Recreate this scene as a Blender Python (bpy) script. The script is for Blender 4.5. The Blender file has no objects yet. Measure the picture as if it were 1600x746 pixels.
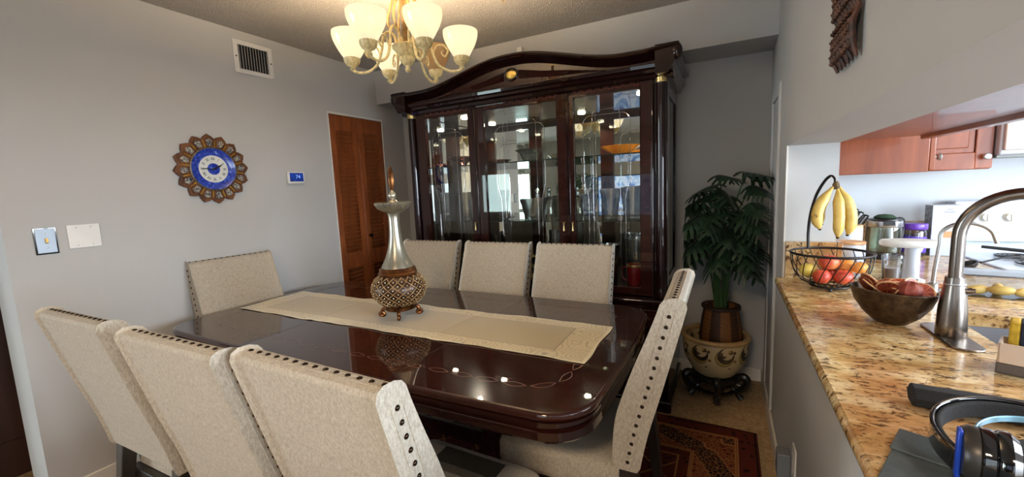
import bpy, math, random
from math import sin, cos, pi, radians as R
from mathutils import Vector, Matrix, Euler, Quaternion
random.seed(7)
SC = bpy.context.scene
COL = SC.collection

# ------------------------------------------------------------------ camera
CAM = (0.0, 0.0, 1.382)
YAW, PIT, ROL, FPX = R(-27.43942779), R(6.9031816), R(-2.48838859), 650.152568
def cam_axes():
    cy, sy = cos(YAW), sin(YAW)
    fwd = Vector((sy, cy, 0)); right = Vector((cy, -sy, 0)); up = Vector((0, 0, 1))
    f2 = fwd*cos(PIT) - up*sin(PIT); u2 = up*cos(PIT) + fwd*sin(PIT)
    return right*cos(ROL) + u2*sin(ROL), -right*sin(ROL) + u2*cos(ROL), f2
r_, u_, f_ = cam_axes()
cd = bpy.data.cameras.new('camera'); cam = bpy.data.objects.new('camera', cd); COL.objects.link(cam)
cam.matrix_world = Matrix(((r_.x, u_.x, -f_.x, CAM[0]), (r_.y, u_.y, -f_.y, CAM[1]), (r_.z, u_.z, -f_.z, CAM[2]), (0, 0, 0, 1)))
cd.sensor_width = 36; cd.lens = 36*FPX/1600; cd.clip_start = 0.02
SC.camera = cam
# ------------------------------------------------------------------ world, lights, exposure
SC.view_settings.view_transform = 'Standard'; SC.view_settings.look = 'None'
SC.view_settings.gamma = 1; SC.view_settings.use_curve_mapping = False
SC.view_settings.exposure = 0.6
W = bpy.data.worlds.new('daylight'); SC.world = W; W.use_nodes = True
bg = W.node_tree.nodes['Background']; bg.inputs[0].default_value = (0.62, 0.78, 1.0, 1); bg.inputs[1].default_value = 1.0
def area(name, loc, rot, sx, sy, power, col):
    l = bpy.data.lights.new(name, 'AREA'); l.shape = 'RECTANGLE'; l.size = sx; l.size_y = sy; l.energy = power; l.color = col
    o = bpy.data.objects.new(name, l); o.location = loc; o.rotation_euler = rot; COL.objects.link(o); return o
# daylight through the kitchen window (right), through the sliding door and the window behind the camera
area('kitchen_window_daylight', (3.16, 1.75, 1.55), (0, R(90), 0), 1.0, 1.5, 95, (0.80, 0.90, 1.0))
area('sliding_door_daylight', (-.45, -3.15, 1.15), (R(90), 0, 0), 1.5, 1.9, 14, (0.80, 0.89, 1.0))
area('blinds_window_daylight', (-6.4, -3.34, 1.15), (R(90), 0, 0), 1.9, 1.9, 260, (0.84, 0.92, 1.0))
area('kitchen_fill_light', (1.7, 1.6, 2.38), (0, 0, 0), 0.5, 1.0, 14, (1.0, 0.93, 0.84))  # fill light added to brighten the kitchen from out of view
area('rear_room_fill_light', (-.35, -1.3, 2.36), (0, 0, 0), 0.4, 0.4, 40, (1.0, 0.74, 0.48))  # added warm fill behind the camera, kept clear of the mirror

area('kitchen_side_fill_light', (3.12, -.35, 1.15), (0, R(90), 0), 1.9, 1.3, 120, (0.80, 0.90, 1.0))  # added cool fill for the chair sides and the left wall
area('rear_window_daylight', (-4.7, -3.28, 1.28), (R(90), 0, 0), .7, .85, 14, (0.72, 0.95, 0.95))
# ------------------------------------------------------------------ materials
def srgb(h):
    if isinstance(h, str):
        h = h.lstrip('#'); v = [int(h[i:i+2], 16)/255 for i in (0, 2, 4)]
    else: v = h
    return tuple((x/12.92 if x <= .04045 else ((x+.055)/1.055)**2.4) for x in v) + (1,)
class NT:
    def __init__(s, name):
        s.m = bpy.data.materials.new(name); s.m.use_nodes = True; s.t = s.m.node_tree; s.n = s.t.nodes
        s.b = s.n['Principled BSDF']; s.out = s.n['Material Output']
    def add(s, ty, **k):
        x = s.n.new(ty)
        for a, v in k.items(): setattr(x, a, v)
        return x
    def ln(s, a, b): s.t.links.new(a, b)
    def val(s, sock, v):
        if hasattr(v, 'is_linked') or hasattr(v, 'links'): s.ln(v, sock)
        else: sock.default_value = v
    def math(s, op, a, b=0.0, c=None, clamp=False):
        x = s.add('ShaderNodeMath', operation=op, use_clamp=clamp); s.val(x.inputs[0], a); s.val(x.inputs[1], b)
        if c is not None: s.val(x.inputs[2], c)
        return x.outputs[0]
    def mix(s, f, a, b, bt='MIX'):
        x = s.add('ShaderNodeMix', data_type='RGBA', blend_type=bt); s.val(x.inputs[0], f); s.val(x.inputs[6], a); s.val(x.inputs[7], b); return x.outputs[2]
    def co(s, scale=(1, 1, 1), kind='Object', rot=(0, 0, 0), loc=(0, 0, 0)):
        tc = s.add('ShaderNodeTexCoord'); mp = s.add('ShaderNodeMapping'); mp.inputs['Scale'].default_value = scale
        mp.inputs['Rotation'].default_value = rot; mp.inputs['Location'].default_value = loc
        s.ln(tc.outputs[kind], mp.inputs[0]); return mp.outputs[0]
    def noise(s, co, scale=5, detail=3, rough=.5, dist=0):
        x = s.add('ShaderNodeTexNoise'); s.ln(co, x.inputs['Vector']); x.inputs['Scale'].default_value = scale
        x.inputs['Detail'].default_value = detail; x.inputs['Roughness'].default_value = rough; x.inputs['Distortion'].default_value = dist
        return x.outputs[0]
    def vor(s, co, scale=5, feature='F1', out=0):
        x = s.add('ShaderNodeTexVoronoi', feature=feature); s.ln(co, x.inputs['Vector']); x.inputs['Scale'].default_value = scale; return x.outputs[out]
    def ramp(s, f, stops, interp='LINEAR'):
        x = s.add('ShaderNodeValToRGB'); s.val(x.inputs[0], f); e = x.color_ramp; e.interpolation = interp
        while len(e.elements) > 1: e.elements.remove(e.elements[-1])
        e.elements[0].position = stops[0][0]; e.elements[0].color = stops[0][1]
        for p, c in stops[1:]:
            q = e.elements.new(p); q.color = c
        return x.outputs[0]
    def bump(s, h, st=.3, d=.002):
        x = s.add('ShaderNodeBump'); x.inputs['Strength'].default_value = st; x.inputs['Distance'].default_value = d
        s.ln(h, x.inputs['Height']); s.ln(x.outputs[0], s.b.inputs['Normal'])
    def sep(s, co):
        x = s.add('ShaderNodeSeparateXYZ'); s.ln(co, x.inputs[0]); return x.outputs
def mat(name, col, rough=.5, metal=0, col2=None, ns=8, nd=3, stretch=(1, 1, 1), bump=None, coat=0, spec=.5, lo=.35, hi=.65, emit=0, sheen=0, sub=0):
    t = NT(name); b = t.b; c = srgb(col)
    b.inputs['Roughness'].default_value = rough; b.inputs['Metallic'].default_value = metal
    b.inputs['Specular IOR Level'].default_value = spec; b.inputs['Coat Weight'].default_value = coat; b.inputs['Coat Roughness'].default_value = .03
    if sheen: b.inputs['Sheen Weight'].default_value = sheen
    if sub: b.inputs['Subsurface Weight'].default_value = sub; b.inputs['Subsurface Radius'].default_value = (.01, .006, .003)
    c2 = srgb(col2) if col2 else tuple(x*.93 for x in c[:3]) + (1,)
    co = t.co(stretch); n = t.noise(co, ns, nd)
    r = t.ramp(n, [(lo, c2), (hi, c)]); t.ln(r, b.inputs['Base Color'])
    if bump: t.bump(t.noise(t.co((1, 1, 1)), bump[0], 3), bump[1], bump[2] if len(bump) > 2 else .002)
    if emit: t.ln(r, b.inputs['Emission Color']); b.inputs['Emission Strength'].default_value = emit
    return t.m
def glass(name, tint='#ffffff', clear=.55, rough=.0, ior=1.45, wht=0):
    t = NT(name); t.n.remove(t.b)
    tr = t.add('ShaderNodeBsdfTransparent'); g = t.add('ShaderNodeBsdfGlossy'); g.inputs['Roughness'].default_value = rough+.01
    rf = t.add('ShaderNodeBsdfRefraction'); rf.inputs['IOR'].default_value = ior; rf.inputs['Roughness'].default_value = rough
    tr.inputs[0].default_value = srgb(tint); rf.inputs[0].default_value = srgb(tint)
    fr = t.add('ShaderNodeFresnel'); fr.inputs[0].default_value = ior
    m1 = t.add('ShaderNodeMixShader'); m1.inputs[0].default_value = 1-clear; t.ln(tr.outputs[0], m1.inputs[1]); t.ln(rf.outputs[0], m1.inputs[2])
    m2 = t.add('ShaderNodeMixShader'); f = t.math('MULTIPLY_ADD', fr.outputs[0], 1.0, wht, clamp=True); t.ln(f, m2.inputs[0]); t.ln(m1.outputs[0], m2.inputs[1]); t.ln(g.outputs[0], m2.inputs[2])
    t.ln(m2.outputs[0], t.out.inputs[0]); return t.m
MT = {}
def build_mats():
    # painted walls
    MT['wall'] = mat('wall_paint', '#b5b5b4', .75, col2='#b0b0af', ns=1.2, bump=(160, .12, .001), spec=.3)
    MT['wallk'] = mat('kitchen_wall_paint', '#c9ced2', .6, col2='#c4c9ce', ns=1.5, bump=(150, .1, .001), spec=.3)
    t = NT('popcorn_ceiling'); co = t.co(); v = t.vor(co, 110); n = t.noise(co, 160, 4, .7)
    h = t.math('ADD', v, n); t.bump(h, .8, .006); t.b.inputs['Roughness'].default_value = .9
    t.ln(t.ramp(n, [(.3, srgb('#96928e')), (.6, srgb('#bdb9b4'))]), t.b.inputs['Base Color']); MT['ceil'] = t.m
    MT['white'] = mat('white_painted_trim', '#d8d4cc', .4, col2='#d2cec6')
    MT['plastic'] = mat('white_plastic', '#d9d7d2', .35)
    t = NT('speckled_floor'); co = t.co(); n = t.noise(co, 42, 5, .7); n2 = t.noise(co, 9, 3)
    c = t.ramp(n, [(.3, srgb('#6f5238')), (.5, srgb('#a08560')), (.68, srgb('#c4ad88'))]); c = t.mix(.35, c, t.ramp(n2, [(.35, srgb('#876a48')), (.65, srgb('#b49a74'))]))
    t.ln(c, t.b.inputs['Base Color']); t.b.inputs['Roughness'].default_value = .6; t.bump(n, .4, .003); MT['floor'] = t.m
    # linen
    t = NT('beige_linen'); co = t.co(); n = t.noise(t.co((1, 1, .7)), 330, 3, .7); n2 = t.noise(t.co((1, 1, .45)), 190, 4, .75)
    c = t.ramp(n2, [(.3, srgb('#908778')), (.5, srgb('#aaa192')), (.7, srgb('#bcb4a6'))]); c = t.mix(t.ramp(n, [(.3, (.4,)*3+(1,)), (.5, (0, 0, 0, 1))]), c, srgb('#867660'))
    t.ln(c, t.b.inputs['Base Color']); t.b.inputs['Roughness'].default_value = .95; t.b.inputs['Specular IOR Level'].default_value = .15
    t.b.inputs['Sheen Weight'].default_value = .15
    t.bump(n, .5, .0015); MT['linen'] = t.m
    MT['bronze'] = mat('dark_bronze', '#3a2c20', .28, .9, col2='#241a12', ns=60)
    MT['darkleg'] = mat('espresso_leg', '#2c2723', .38, col2='#211c18', ns=6, stretch=(6, 6, 1), coat=.2)
    # lacquered mahogany
    def lacquer(name, a, b_, coat=1.0, rough=.18):
        t = NT(name); co = t.co((1.0, 7, 7)); n = t.noise(co, 2.2, 5, .6, 1.2)
        t.ln(t.ramp(n, [(.3, srgb(a)), (.7, srgb(b_))]), t.b.inputs['Base Color']); t.b.inputs['Roughness'].default_value = rough
        t.b.inputs['Coat Weight'].default_value = coat; t.b.inputs['Coat Roughness'].default_value = .02; t.b.inputs['Specular IOR Level'].default_value = .08; return t.m
    MT['tablewood'] = lacquer('table_lacquer', '#28100c', '#34160f')
    MT['tabledark'] = lacquer('table_edge_lacquer', '#1f0b08', '#2a100c')
    MT['hutch'] = lacquer('cabinet_lacquer', '#160807', '#200c0b', .8, .22)
    MT['hutch2'] = lacquer('cabinet_panel_lacquer', '#220e0b', '#30140f', .8, .22)
    MT['inlay'] = mat('pale_inlay', '#85604f', .3, col2='#755245', ns=40, coat=1)
    MT['inlayred'] = mat('reddish_inlay', '#83402e', .3, col2='#6f3325', ns=40, coat=.6)
    MT['gold'] = mat('gold', '#e6c878', .35, .7, col2='#c9a24c', ns=40)
    MT['brass'] = mat('brass_pale', '#d8c184', .3, .9)
    t = NT('silvered_mirror'); n = t.noise(t.co(), 3, 2); t.ln(t.ramp(n, [(0, srgb('#eef0ee')), (1, srgb('#f4f6f4'))]), t.b.inputs['Base Color'])
    t.b.inputs['Metallic'].default_value = 1; t.b.inputs['Roughness'].default_value = .0; MT['mirror'] = t.m
    MT['doorglass'] = glass('cabinet_door_glass', '#fbfdfc', 1.0, 0, 1.45)
    MT['shelfglass'] = glass('shelf_glass', '#e6f2ec', 1.0, 0, 1.5)
    MT['shelfedge'] = mat('green_glass_edge', '#1e2e2a', .1, col2='#16241f')
    MT['bevelglass'] = glass('bevelled_glass', '#ffffff', .35, .03, 1.5, .35)
    MT['crystal'] = glass('cut_crystal', '#ffffff', .5, .10, 1.5, .34)
    MT['crystalp'] = glass('pink_crystal', '#ffd6cc', .45, .02, 1.5, .08)
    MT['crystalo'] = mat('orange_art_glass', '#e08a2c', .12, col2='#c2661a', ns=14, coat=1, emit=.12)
    # louvre wood
    t = NT('orange_brown_wood'); co = t.co((3, 3, .6)); n = t.noise(co, 6, 5, .6, .8)
    t.ln(t.ramp(n, [(.3, srgb('#6b3417')), (.7, srgb('#94522a'))]), t.b.inputs['Base Color']); t.b.inputs['Roughness'].default_value = .38; MT['louvre'] = t.m
    t = NT('cherry_cabinet'); co = t.co((4, 4, .5)); n = t.noise(co, 5, 5, .6, .8)
    t.ln(t.ramp(n, [(.3, srgb('#6c331b')), (.7, srgb('#8c4a28'))]), t.b.inputs['Base Color']); t.b.inputs['Roughness'].default_value = .33; t.b.inputs['Coat Weight'].default_value = .3; MT['cherry'] = t.m
    MT['darkdoor'] = mat('dark_brown_door', '#3c2115', .4, col2='#2c170f', ns=3, stretch=(5, 5, .5))
    # granite
    t = NT('gold_granite'); co = t.co((1, 2.2, 1), rot=(0, 0, R(-50)))
    n = t.noise(co, 40, 6, .72, .5); n2 = t.noise(co, 9, 4, .6, .8); n3 = t.noise(t.co(rot=(0, 0, .5)), 4, 3)
    base = t.ramp(n2, [(.3, srgb('#936c3e')), (.48, srgb('#bb9c69')), (.66, srgb('#d8c69f'))])
    base = t.mix(t.ramp(n3, [(.42, (0, 0, 0, 1)), (.62, (.6, .6, .6, 1))]), base, srgb('#a9744a'))
    c = t.mix(t.ramp(n, [(.40, (1, 1, 1, 1)), (.48, (0, 0, 0, 1))]), base, srgb('#553a22'))
    t.ln(c, t.b.inputs['Base Color']); t.b.inputs['Roughness'].default_value = .16; t.b.inputs['Specular IOR Level'].default_value = .35; MT['granite'] = t.m
    MT['steel'] = mat('brushed_nickel', '#8f8780', .27, 1, col2='#7d7670', ns=30, stretch=(1, 1, .1))
    MT['steel2'] = mat('satin_steel', '#b7b9ba', .3, 1)
    MT['sink'] = mat('grey_composite_sink', '#85868c', .4, .2)
    MT['blackmetal'] = mat('black_wire', '#1c1a1a', .4, .4)
    MT['black'] = mat('black_plastic', '#121212', .35, col2='#0d0d0e')
    MT['blackgloss'] = mat('glossy_black', '#0c0d10', .08, coat=1)
    MT['blackfab'] = mat('black_fabric', '#151517', .9, col2='#0e0e10', ns=80, bump=(300, .4))
    MT['greyfelt'] = mat('slate_grey_leatherette', '#4a5356', .6, col2='#40494c', ns=60, bump=(200, .3))
    MT['enamel'] = mat('white_enamel', '#c2cad6', .25, coat=.3, col2='#bdc5d2')
    MT['bulb'] = mat('puck_light', '#fff1d0', .5, emit=30)
def cream():
    t = NT('antique_cream_metal'); n = t.noise(t.co(), 70, 4, .7)
    t.ln(t.ramp(n, [(.3, srgb('#a08c5c')), (.55, srgb('#d9c894'))]), t.b.inputs['Base Color']); t.b.inputs['Roughness'].default_value = .5; return t.m
build_mats(); MT['cream'] = cream(); MT['creamgold'] = mat('golden_cream_metal', '#86693a', .45, .2, col2='#6a5028', ns=50)

# ------------------------------------------------------------------ mesh builder
def rotm(e): return Euler(e).to_matrix()
class MB:
    def __init__(s): s.v = []; s.f = []
    def raw(s, vs, fs, mx=None):
        o = len(s.v)
        for p in vs:
            p = Vector(p); s.v.append(mx @ p if mx else p)
        s.f += [tuple(i+o for i in f) for f in fs]; return s
    def box(s, c, d, rot=(0, 0, 0), taper=None):
        h = Vector(d)/2; vs = []
        for z in (-1, 1):
            k = (taper if (taper and z < 0) else 1)
            for x, y in ((-1, -1), (1, -1), (1, 1), (-1, 1)): vs.append((x*h.x*k, y*h.y*k, z*h.z))
        m = Matrix.Translation(c) @ Euler(rot).to_matrix().to_4x4()
        return s.raw(vs, [(3, 2, 1, 0), (4, 5, 6, 7), (0, 1, 5, 4), (1, 2, 6, 5), (2, 3, 7, 6), (3, 0, 4, 7)], m)
    def b2(s, a, b): return s.box([(a[i]+b[i])/2 for i in range(3)], [abs(b[i]-a[i]) for i in range(3)])
    def lathe(s, prof, seg=32, c=(0, 0, 0), rot=(0, 0, 0), fn=None, sx=1, sy=1, caps=True, closed=False):
        m = Matrix.Translation(c) @ Euler(rot).to_matrix().to_4x4(); vs = []; fs = []
        for j, (r, z) in enumerate(prof):
            for i in range(seg):
                a = 2*pi*i/seg; rr = r*(fn(a, j) if fn else 1); vs.append((rr*cos(a)*sx, rr*sin(a)*sy, z))
        for j in range(len(prof)-1):
            for i in range(seg):
                k = (i+1) % seg; fs.append((j*seg+i, j*seg+k, (j+1)*seg+k, (j+1)*seg+i))
        if closed:
            q = len(prof)-1
            for i in range(seg): fs.append((q*seg+i, q*seg+(i+1) % seg, (i+1) % seg, i))
        elif caps:
            if prof[0][0] > 1e-5: fs.append(tuple(range(seg))[::-1])
            if prof[-1][0] > 1e-5: fs.append(tuple((len(prof)-1)*seg+i for i in range(seg)))
        return s.raw(vs, fs, m)
    def tube(s, pts, r, seg=8, closed=False, mx=None, flat=1.0):
        pts = [Vector(p) for p in pts]; n = len(pts); rs = r if isinstance(r, (list, tuple)) else [r]*n
        vs = []; fs = []; up = None
        for i in range(n):
            a = pts[(i-1) % n] if (closed or i > 0) else pts[i]; b = pts[(i+1) % n] if (closed or i < n-1) else pts[i]
            t = (b-a).normalized()
            if up is None:
                up = Vector((0, 0, 1)) if abs(t.z) < .9 else Vector((1, 0, 0))
            sd = t.cross(up)
            if sd.length < 1e-6: sd = t.orthogonal()
            sd.normalize(); up = sd.cross(t).normalized()
            for k in range(seg):
                an = 2*pi*k/seg; vs.append(pts[i] + (sd*cos(an) + up*sin(an)*flat)*rs[i])
        for i in range(n if closed else n-1):
            j = (i+1) % n
            for k in range(seg):
                q = (k+1) % seg; fs.append((i*seg+k, i*seg+q, j*seg+q, j*seg+k))
        if not closed: fs.append(tuple(range(seg))[::-1]); fs.append(tuple((n-1)*seg+k for k in range(seg)))
        return s.raw(vs, fs, mx)
    def prism(s, poly, lo, hi, axis='z', mx=None):
        n = len(poly)
        def P(p, h): return {'z': (p[0], p[1], h), 'y': (p[0], h, p[1]), 'x': (h, p[0], p[1])}[axis]
        vs = [P(p, lo) for p in poly] + [P(p, hi) for p in poly]
        fs = [tuple(range(n))[::-1], tuple(range(n, 2*n))] + [(i, (i+1) % n, n+(i+1) % n, n+i) for i in range(n)]
        return s.raw(vs, fs, mx)
    def rings(s, rings, cap=True):
        n = len(rings[0]); o = []
        for r in rings: o += list(r)
        fs = []
        for j in range(len(rings)-1):
            for i in range(n):
                k = (i+1) % n; fs.append((j*n+i, j*n+k, (j+1)*n+k, (j+1)*n+i))
        if cap: fs.append(tuple(range(n))[::-1]); fs.append(tuple((len(rings)-1)*n+i for i in range(n)))
        return s.raw(o, fs)
    def grid(s, nx, ny, fn):
        vs = [fn(i/nx, j/ny) for j in range(ny+1) for i in range(nx+1)]
        return s.raw(vs, [(j*(nx+1)+i, j*(nx+1)+i+1, (j+1)*(nx+1)+i+1, (j+1)*(nx+1)+i) for j in range(ny) for i in range(nx)])
    def sphere(s, c, r, seg=16, sc=(1, 1, 1), rot=(0, 0, 0), fn=None):
        n = seg//2; prof = [(max(1e-6, sin(pi*j/n)), -cos(pi*j/n)) for j in range(n+1)]
        m = Matrix.Translation(c) @ Euler(rot).to_matrix().to_4x4() @ Matrix.Diagonal((r*sc[0], r*sc[1], r*sc[2], 1))
        t = MB().lathe(prof, seg, caps=False); vs = [fn(v) if fn else v for v in t.v]
        return s.raw(vs, t.f, m)
    def mesh(s, name, m, smooth=True, angle=40):
        me = bpy.data.meshes.new(name); me.from_pydata([tuple(v) for v in s.v], [], s.f); me.validate()
        import bmesh
        b = bmesh.new(); b.from_mesh(me); bmesh.ops.remove_doubles(b, verts=b.verts, dist=1e-6); bmesh.ops.recalc_face_normals(b, faces=b.faces)
        if smooth:
            for f in b.faces: f.smooth = True
            for e in b.edges:
                if len(e.link_faces) != 2 or e.calc_face_angle(0) > R(angle): e.smooth = False
        b.to_mesh(me); b.free()
        me.materials.append(m); return me
    def build(s, name, m, parent=None, bevel=0, seg=2, smooth=True, angle=40, label=None, solid=0, sub=0):
        o = bpy.data.objects.new(name, s.mesh(name, m, smooth, angle)); COL.objects.link(o)
        if parent: o.parent = parent
        if solid:
            q = o.modifiers.new('solid', 'SOLIDIFY'); q.thickness = solid; q.offset = 0
        if bevel:
            q = o.modifiers.new('bevel', 'BEVEL'); q.width = bevel; q.segments = seg; q.limit_method = 'ANGLE'; q.angle_limit = R(35); q.harden_normals = False
        if sub:
            q = o.modifiers.new('sub', 'SUBSURF'); q.levels = sub; q.render_levels = sub
        if label: o['label'] = label
        return o
def tag(o, label, cat, group=None, kind=None):
    if label: o['label'] = label
    if cat: o['category'] = cat
    if group: o['group'] = group
    if kind: o['kind'] = kind
    return o
def thing(name, label, cat, loc=(0, 0, 0), rz=0, group=None, rot=None):
    o = bpy.data.objects.new(name, None); COL.objects.link(o); o.location = loc; o.rotation_euler = rot or (0, 0, rz)
    o.empty_display_size = .1
    return tag(o, label, cat, group)
def struct(name, mb, m, parent=None, **k):
    o = mb.build(name, m, parent, **k)
    if not parent: o['kind'] = 'structure'
    return o
def copy_tree(o, parent=None):
    c = o.copy(); COL.objects.link(c)
    if parent: c.parent = parent
    for ch in list(o.children): copy_tree(ch, c)
    return c
def dup(o, loc, rz, label, group=None):
    c = copy_tree(o); c.location = loc; c.rotation_euler = (0, 0, rz); c['label'] = label
    if group: c['group'] = group
    return c
def text_mesh(txt, size, name, m, parent, mx, ext=.0005):
    cu = bpy.data.curves.new('tmp', 'FONT'); cu.body = txt; cu.size = size; cu.extrude = ext; cu.align_x = 'CENTER'; cu.align_y = 'CENTER'
    ob = bpy.data.objects.new('tmp', cu); COL.objects.link(ob); dg = bpy.context.evaluated_depsgraph_get()
    me = bpy.data.meshes.new_from_object(ob.evaluated_get(dg)); bpy.data.objects.remove(ob)
    vs = [v.co.copy() for v in me.vertices]; fs = [tuple(p.vertices) for p in me.polygons]
    return vs, fs
def sm(t, a, b): 
    t = min(1, max(0, (t-a)/(b-a))); return t*t*(3-2*t)
def arcpts(c, r, a0, a1, n, plane='xz'):
    o = []
    for i in range(n+1):
        a = a0+(a1-a0)*i/n
        if plane == 'xz': o.append((c[0]+r*cos(a), c[1], c[2]+r*sin(a)))
        elif plane == 'xy': o.append((c[0]+r*cos(a), c[1]+r*sin(a), c[2]))
        else: o.append((c[0], c[1]+r*cos(a), c[2]+r*sin(a)))
    return o
def catmull(P, n=6):
    P = [Vector(p) for p in P]; out = []
    for i in range(len(P)-1):
        p0 = P[max(0, i-1)]; p1 = P[i]; p2 = P[i+1]; p3 = P[min(len(P)-1, i+2)]
        for k in range(n):
            t = k/n; out.append(.5*((2*p1)+(p2-p0)*t+(2*p0-5*p1+4*p2-p3)*t*t+(3*p1-p0-3*p2+p3)*t**3))
    out.append(P[-1]); return out

# ------------------------------------------------------------------ room shell
XL, XR, CZ = -2.75, .24, 2.44
JY, BY = 2.27, 3.155          # far jamb of the pass-through, nook back wall
struct('floor', MB().b2((-8.6, -3.4, -.1), (3.3, 3.4, 0)), MT['floor'])
struct('ceiling', MB().b2((-8.6, -3.4, CZ), (3.3, 3.4, CZ+.1)), MT['ceil'])
w = MB().b2((-2.97, .575, 0), (XL, 2.30, CZ)).b2((-2.97, 2.30, 2.035), (XL, 2.87, CZ)).b2((-2.97, 2.87, 0), (XL, BY, CZ)).b2((-3.0, 2.28, 0), (-2.97, 2.9, 2.1))
struct('wall_left', w, MT['wall'])
struct('wall_back', MB().b2((-2.97, BY, 0), (.43, BY+.15, CZ)), MT['wall'])
struct('wall_soffit', MB().b2((XL, 2.83, 2.16), (XR, BY, CZ)), MT['wall'])
w = MB().b2((XR, -.45, 0), (.43, JY, .872)).b2((XR, -.45, 1.517), (.43, JY, CZ)).b2((XR, JY, 0), (.43, BY, CZ)).b2((XR, -1.2, 0), (.43, -.45, CZ))
struct('wall_right', w, MT['wall'])
struct('wall_kitchen', MB().b2((.43, 3.3, 0), (3.2, 3.4, CZ)), MT['wallk'])
w = MB().b2((3.2, -1.3, 0), (3.3, -1.05, CZ)).b2((3.2, -1.05, 2.12), (3.3, .35, CZ)).b2((3.2, .35, 0), (3.3, .95, CZ)).b2((3.2, 2.55, 0), (3.3, 3.4, CZ)).b2((3.2, .95, 0), (3.3, 2.55, 1.0)).b2((3.2, .95, 2.1), (3.3, 2.55, CZ))
struct('wall_kitchen_side', w, MT['wallk'])
struct('wall_kitchen_rear', MB().b2((.43, -1.3, 0), (3.2, -1.2, CZ)), MT['wallk'])
# rooms behind the camera, seen in the cabinet mirror
w = MB().b2((-8.6, -3.4, 0), (-7.4, -3.3, CZ)).b2((-7.4, -3.4, 2.15), (-5.4, -3.3, CZ)).b2((-5.4, -3.4, 0), (-5.1, -3.3, CZ)).b2((-5.1, -3.4, 0), (-4.3, -3.3, .8)).b2((-5.1, -3.4, 1.75), (-4.3, -3.3, CZ)).b2((-4.3, -3.4, 0), (-1.25, -3.3, CZ)).b2((-1.25, -3.4, 2.15), (.35, -3.3, CZ)).b2((.35, -3.4, 0), (.55, -3.3, CZ))
struct('wall_rear', w, MT['wall'])
struct('wall_rear_side', MB().b2((.43, -3.4, 0), (.55, -1.2, CZ)), MT['wall'])
struct('wall_living', MB().b2((-8.6, -3.4, 0), (-8.5, 3.3, CZ)), MT['wall'])
struct('wall_hall', MB().b2((-8.6, 3.2, 0), (-2.97, 3.3, CZ)), MT['wall'])
def window(n, frame):
    f = MB()
    x0, x1, z0, z1 = frame
    for a, b in ((x0, x0+.05), (x1-.05, x1), ((x0+x1)/2-.03, (x0+x1)/2+.03)): f.b2((a, -3.39, z0), (b, -3.31, z1))
    f.b2((x0, -3.39, z0), (x1, -3.31, z0+.05)); f.b2((x0, -3.39, z1-.05), (x1, -3.31, z1))
    o = struct('window_%d' % n, f, MT['white'])
    MB().b2((x0+.04, -3.355, z0+.04), (x1-.04, -3.35, z1-.04)).build('pane', glass('pane_glass', '#f4fbff', 1.0), o)
    return o
window(1, (-1.25, .35, 0, 2.15)); window(2, (-7.4, -5.4, 0, 2.15)); window(4, (-5.1, -4.3, .8, 1.75))
f = MB().b2((3.2, .95, 1.0), (3.3, 1.0, 2.1)).b2((3.2, 2.5, 1.0), (3.3, 2.55, 2.1)).b2((3.2, 1.0, 1.0), (3.3, 2.5, 1.05)).b2((3.2, 1.0, 2.05), (3.3, 2.5, 2.1)).b2((3.22, 1.72, 1.05), (3.28, 1.78, 2.05))
o = struct('window_3', f, MT['white']); MB().b2((3.245, 1, 1.05), (3.25, 2.5, 2.05)).build('pane', glass('pane_glass_b', '#f4fbff', 1.0), o)
f = MB().b2((3.2, -1.05, 0), (3.3, -.99, 2.12)).b2((3.2, .29, 0), (3.3, .35, 2.12)).b2((3.2, -1.0, 2.06), (3.3, .3, 2.12)).b2((3.2, -1.0, 0), (3.3, .3, .06)).b2((3.22, -.38, .06), (3.28, -.32, 2.06))
o = struct('window_5', f, MT['white']); MB().b2((3.245, -1, .05), (3.25, .3, 2.07)).build('pane', glass('pane_glass_c', '#f4fbff', 1.0), o)  # unseen glazed opening added to go with the cool side fill
# skirting
struct('baseboard_left', MB().b2((XL, .575, 0), (XL+.014, 2.30, .085)), MT['white'], bevel=.004)
struct('baseboard_right', MB().b2((XR-.014, -1.2, 0), (XR, BY, .09)), MT['white'], bevel=.004)
struct('baseboard_back', MB().b2((-2.75, BY-.014, 0), (XR-.014, BY, .09)), MT['white'], bevel=.004)
# louvred bifold closet door in the left wall
def louvre_leaf(y0, y1, parent):
    st = .055; m = MB()
    m.b2((-.034, y0, .02), (0, y0+st, 2.015)); m.b2((-.034, y1-st, .02), (0, y1, 2.015))
    for a, b in ((.02, .16), (.78, .91), (1.90, 2.015)): m.b2((-.034, y0+st, a), (0, y1-st, b))
    p = m.build('door_leaf', MT['louvre'], parent, bevel=.003)
    s = MB()
    for a, b in ((.16, .78), (.91, 1.90)):
        n = int((b-a)/.034)
        for i in range(n):
            z = a+(i+.5)*(b-a)/n; s.box((-.017, (y0+y1)/2, z), (.006, y1-y0-2*st+.01, .040), (0, R(38), 0))
    s.build('louvre_slats', MT['louvre'], p)
    return p
d = bpy.data.objects.new('door_1', None); COL.objects.link(d); d.location = (XL, 0, 0); d['kind'] = 'structure'
louvre_leaf(2.306, 2.582, d); lf = louvre_leaf(2.588, 2.864, d)
MB().lathe([(.001, 0), (.008, 0), (.008, .012), (.017, .02), (.018, .03), (.001, .036)], 16, (0, 2.622, 1.03), (0, R(90), 0)).build('door_knob', MT['bronze'], lf)
struct('trim_1', MB().b2((XL-.03, 2.30, 2.018), (XL+.006, 2.87, 2.034)).b2((XL-.03, 2.295, 0), (XL+.006, 2.303, 2.034)).b2((XL-.03, 2.867, 0), (XL+.006, 2.873, 2.034)), MT['white'])
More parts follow.
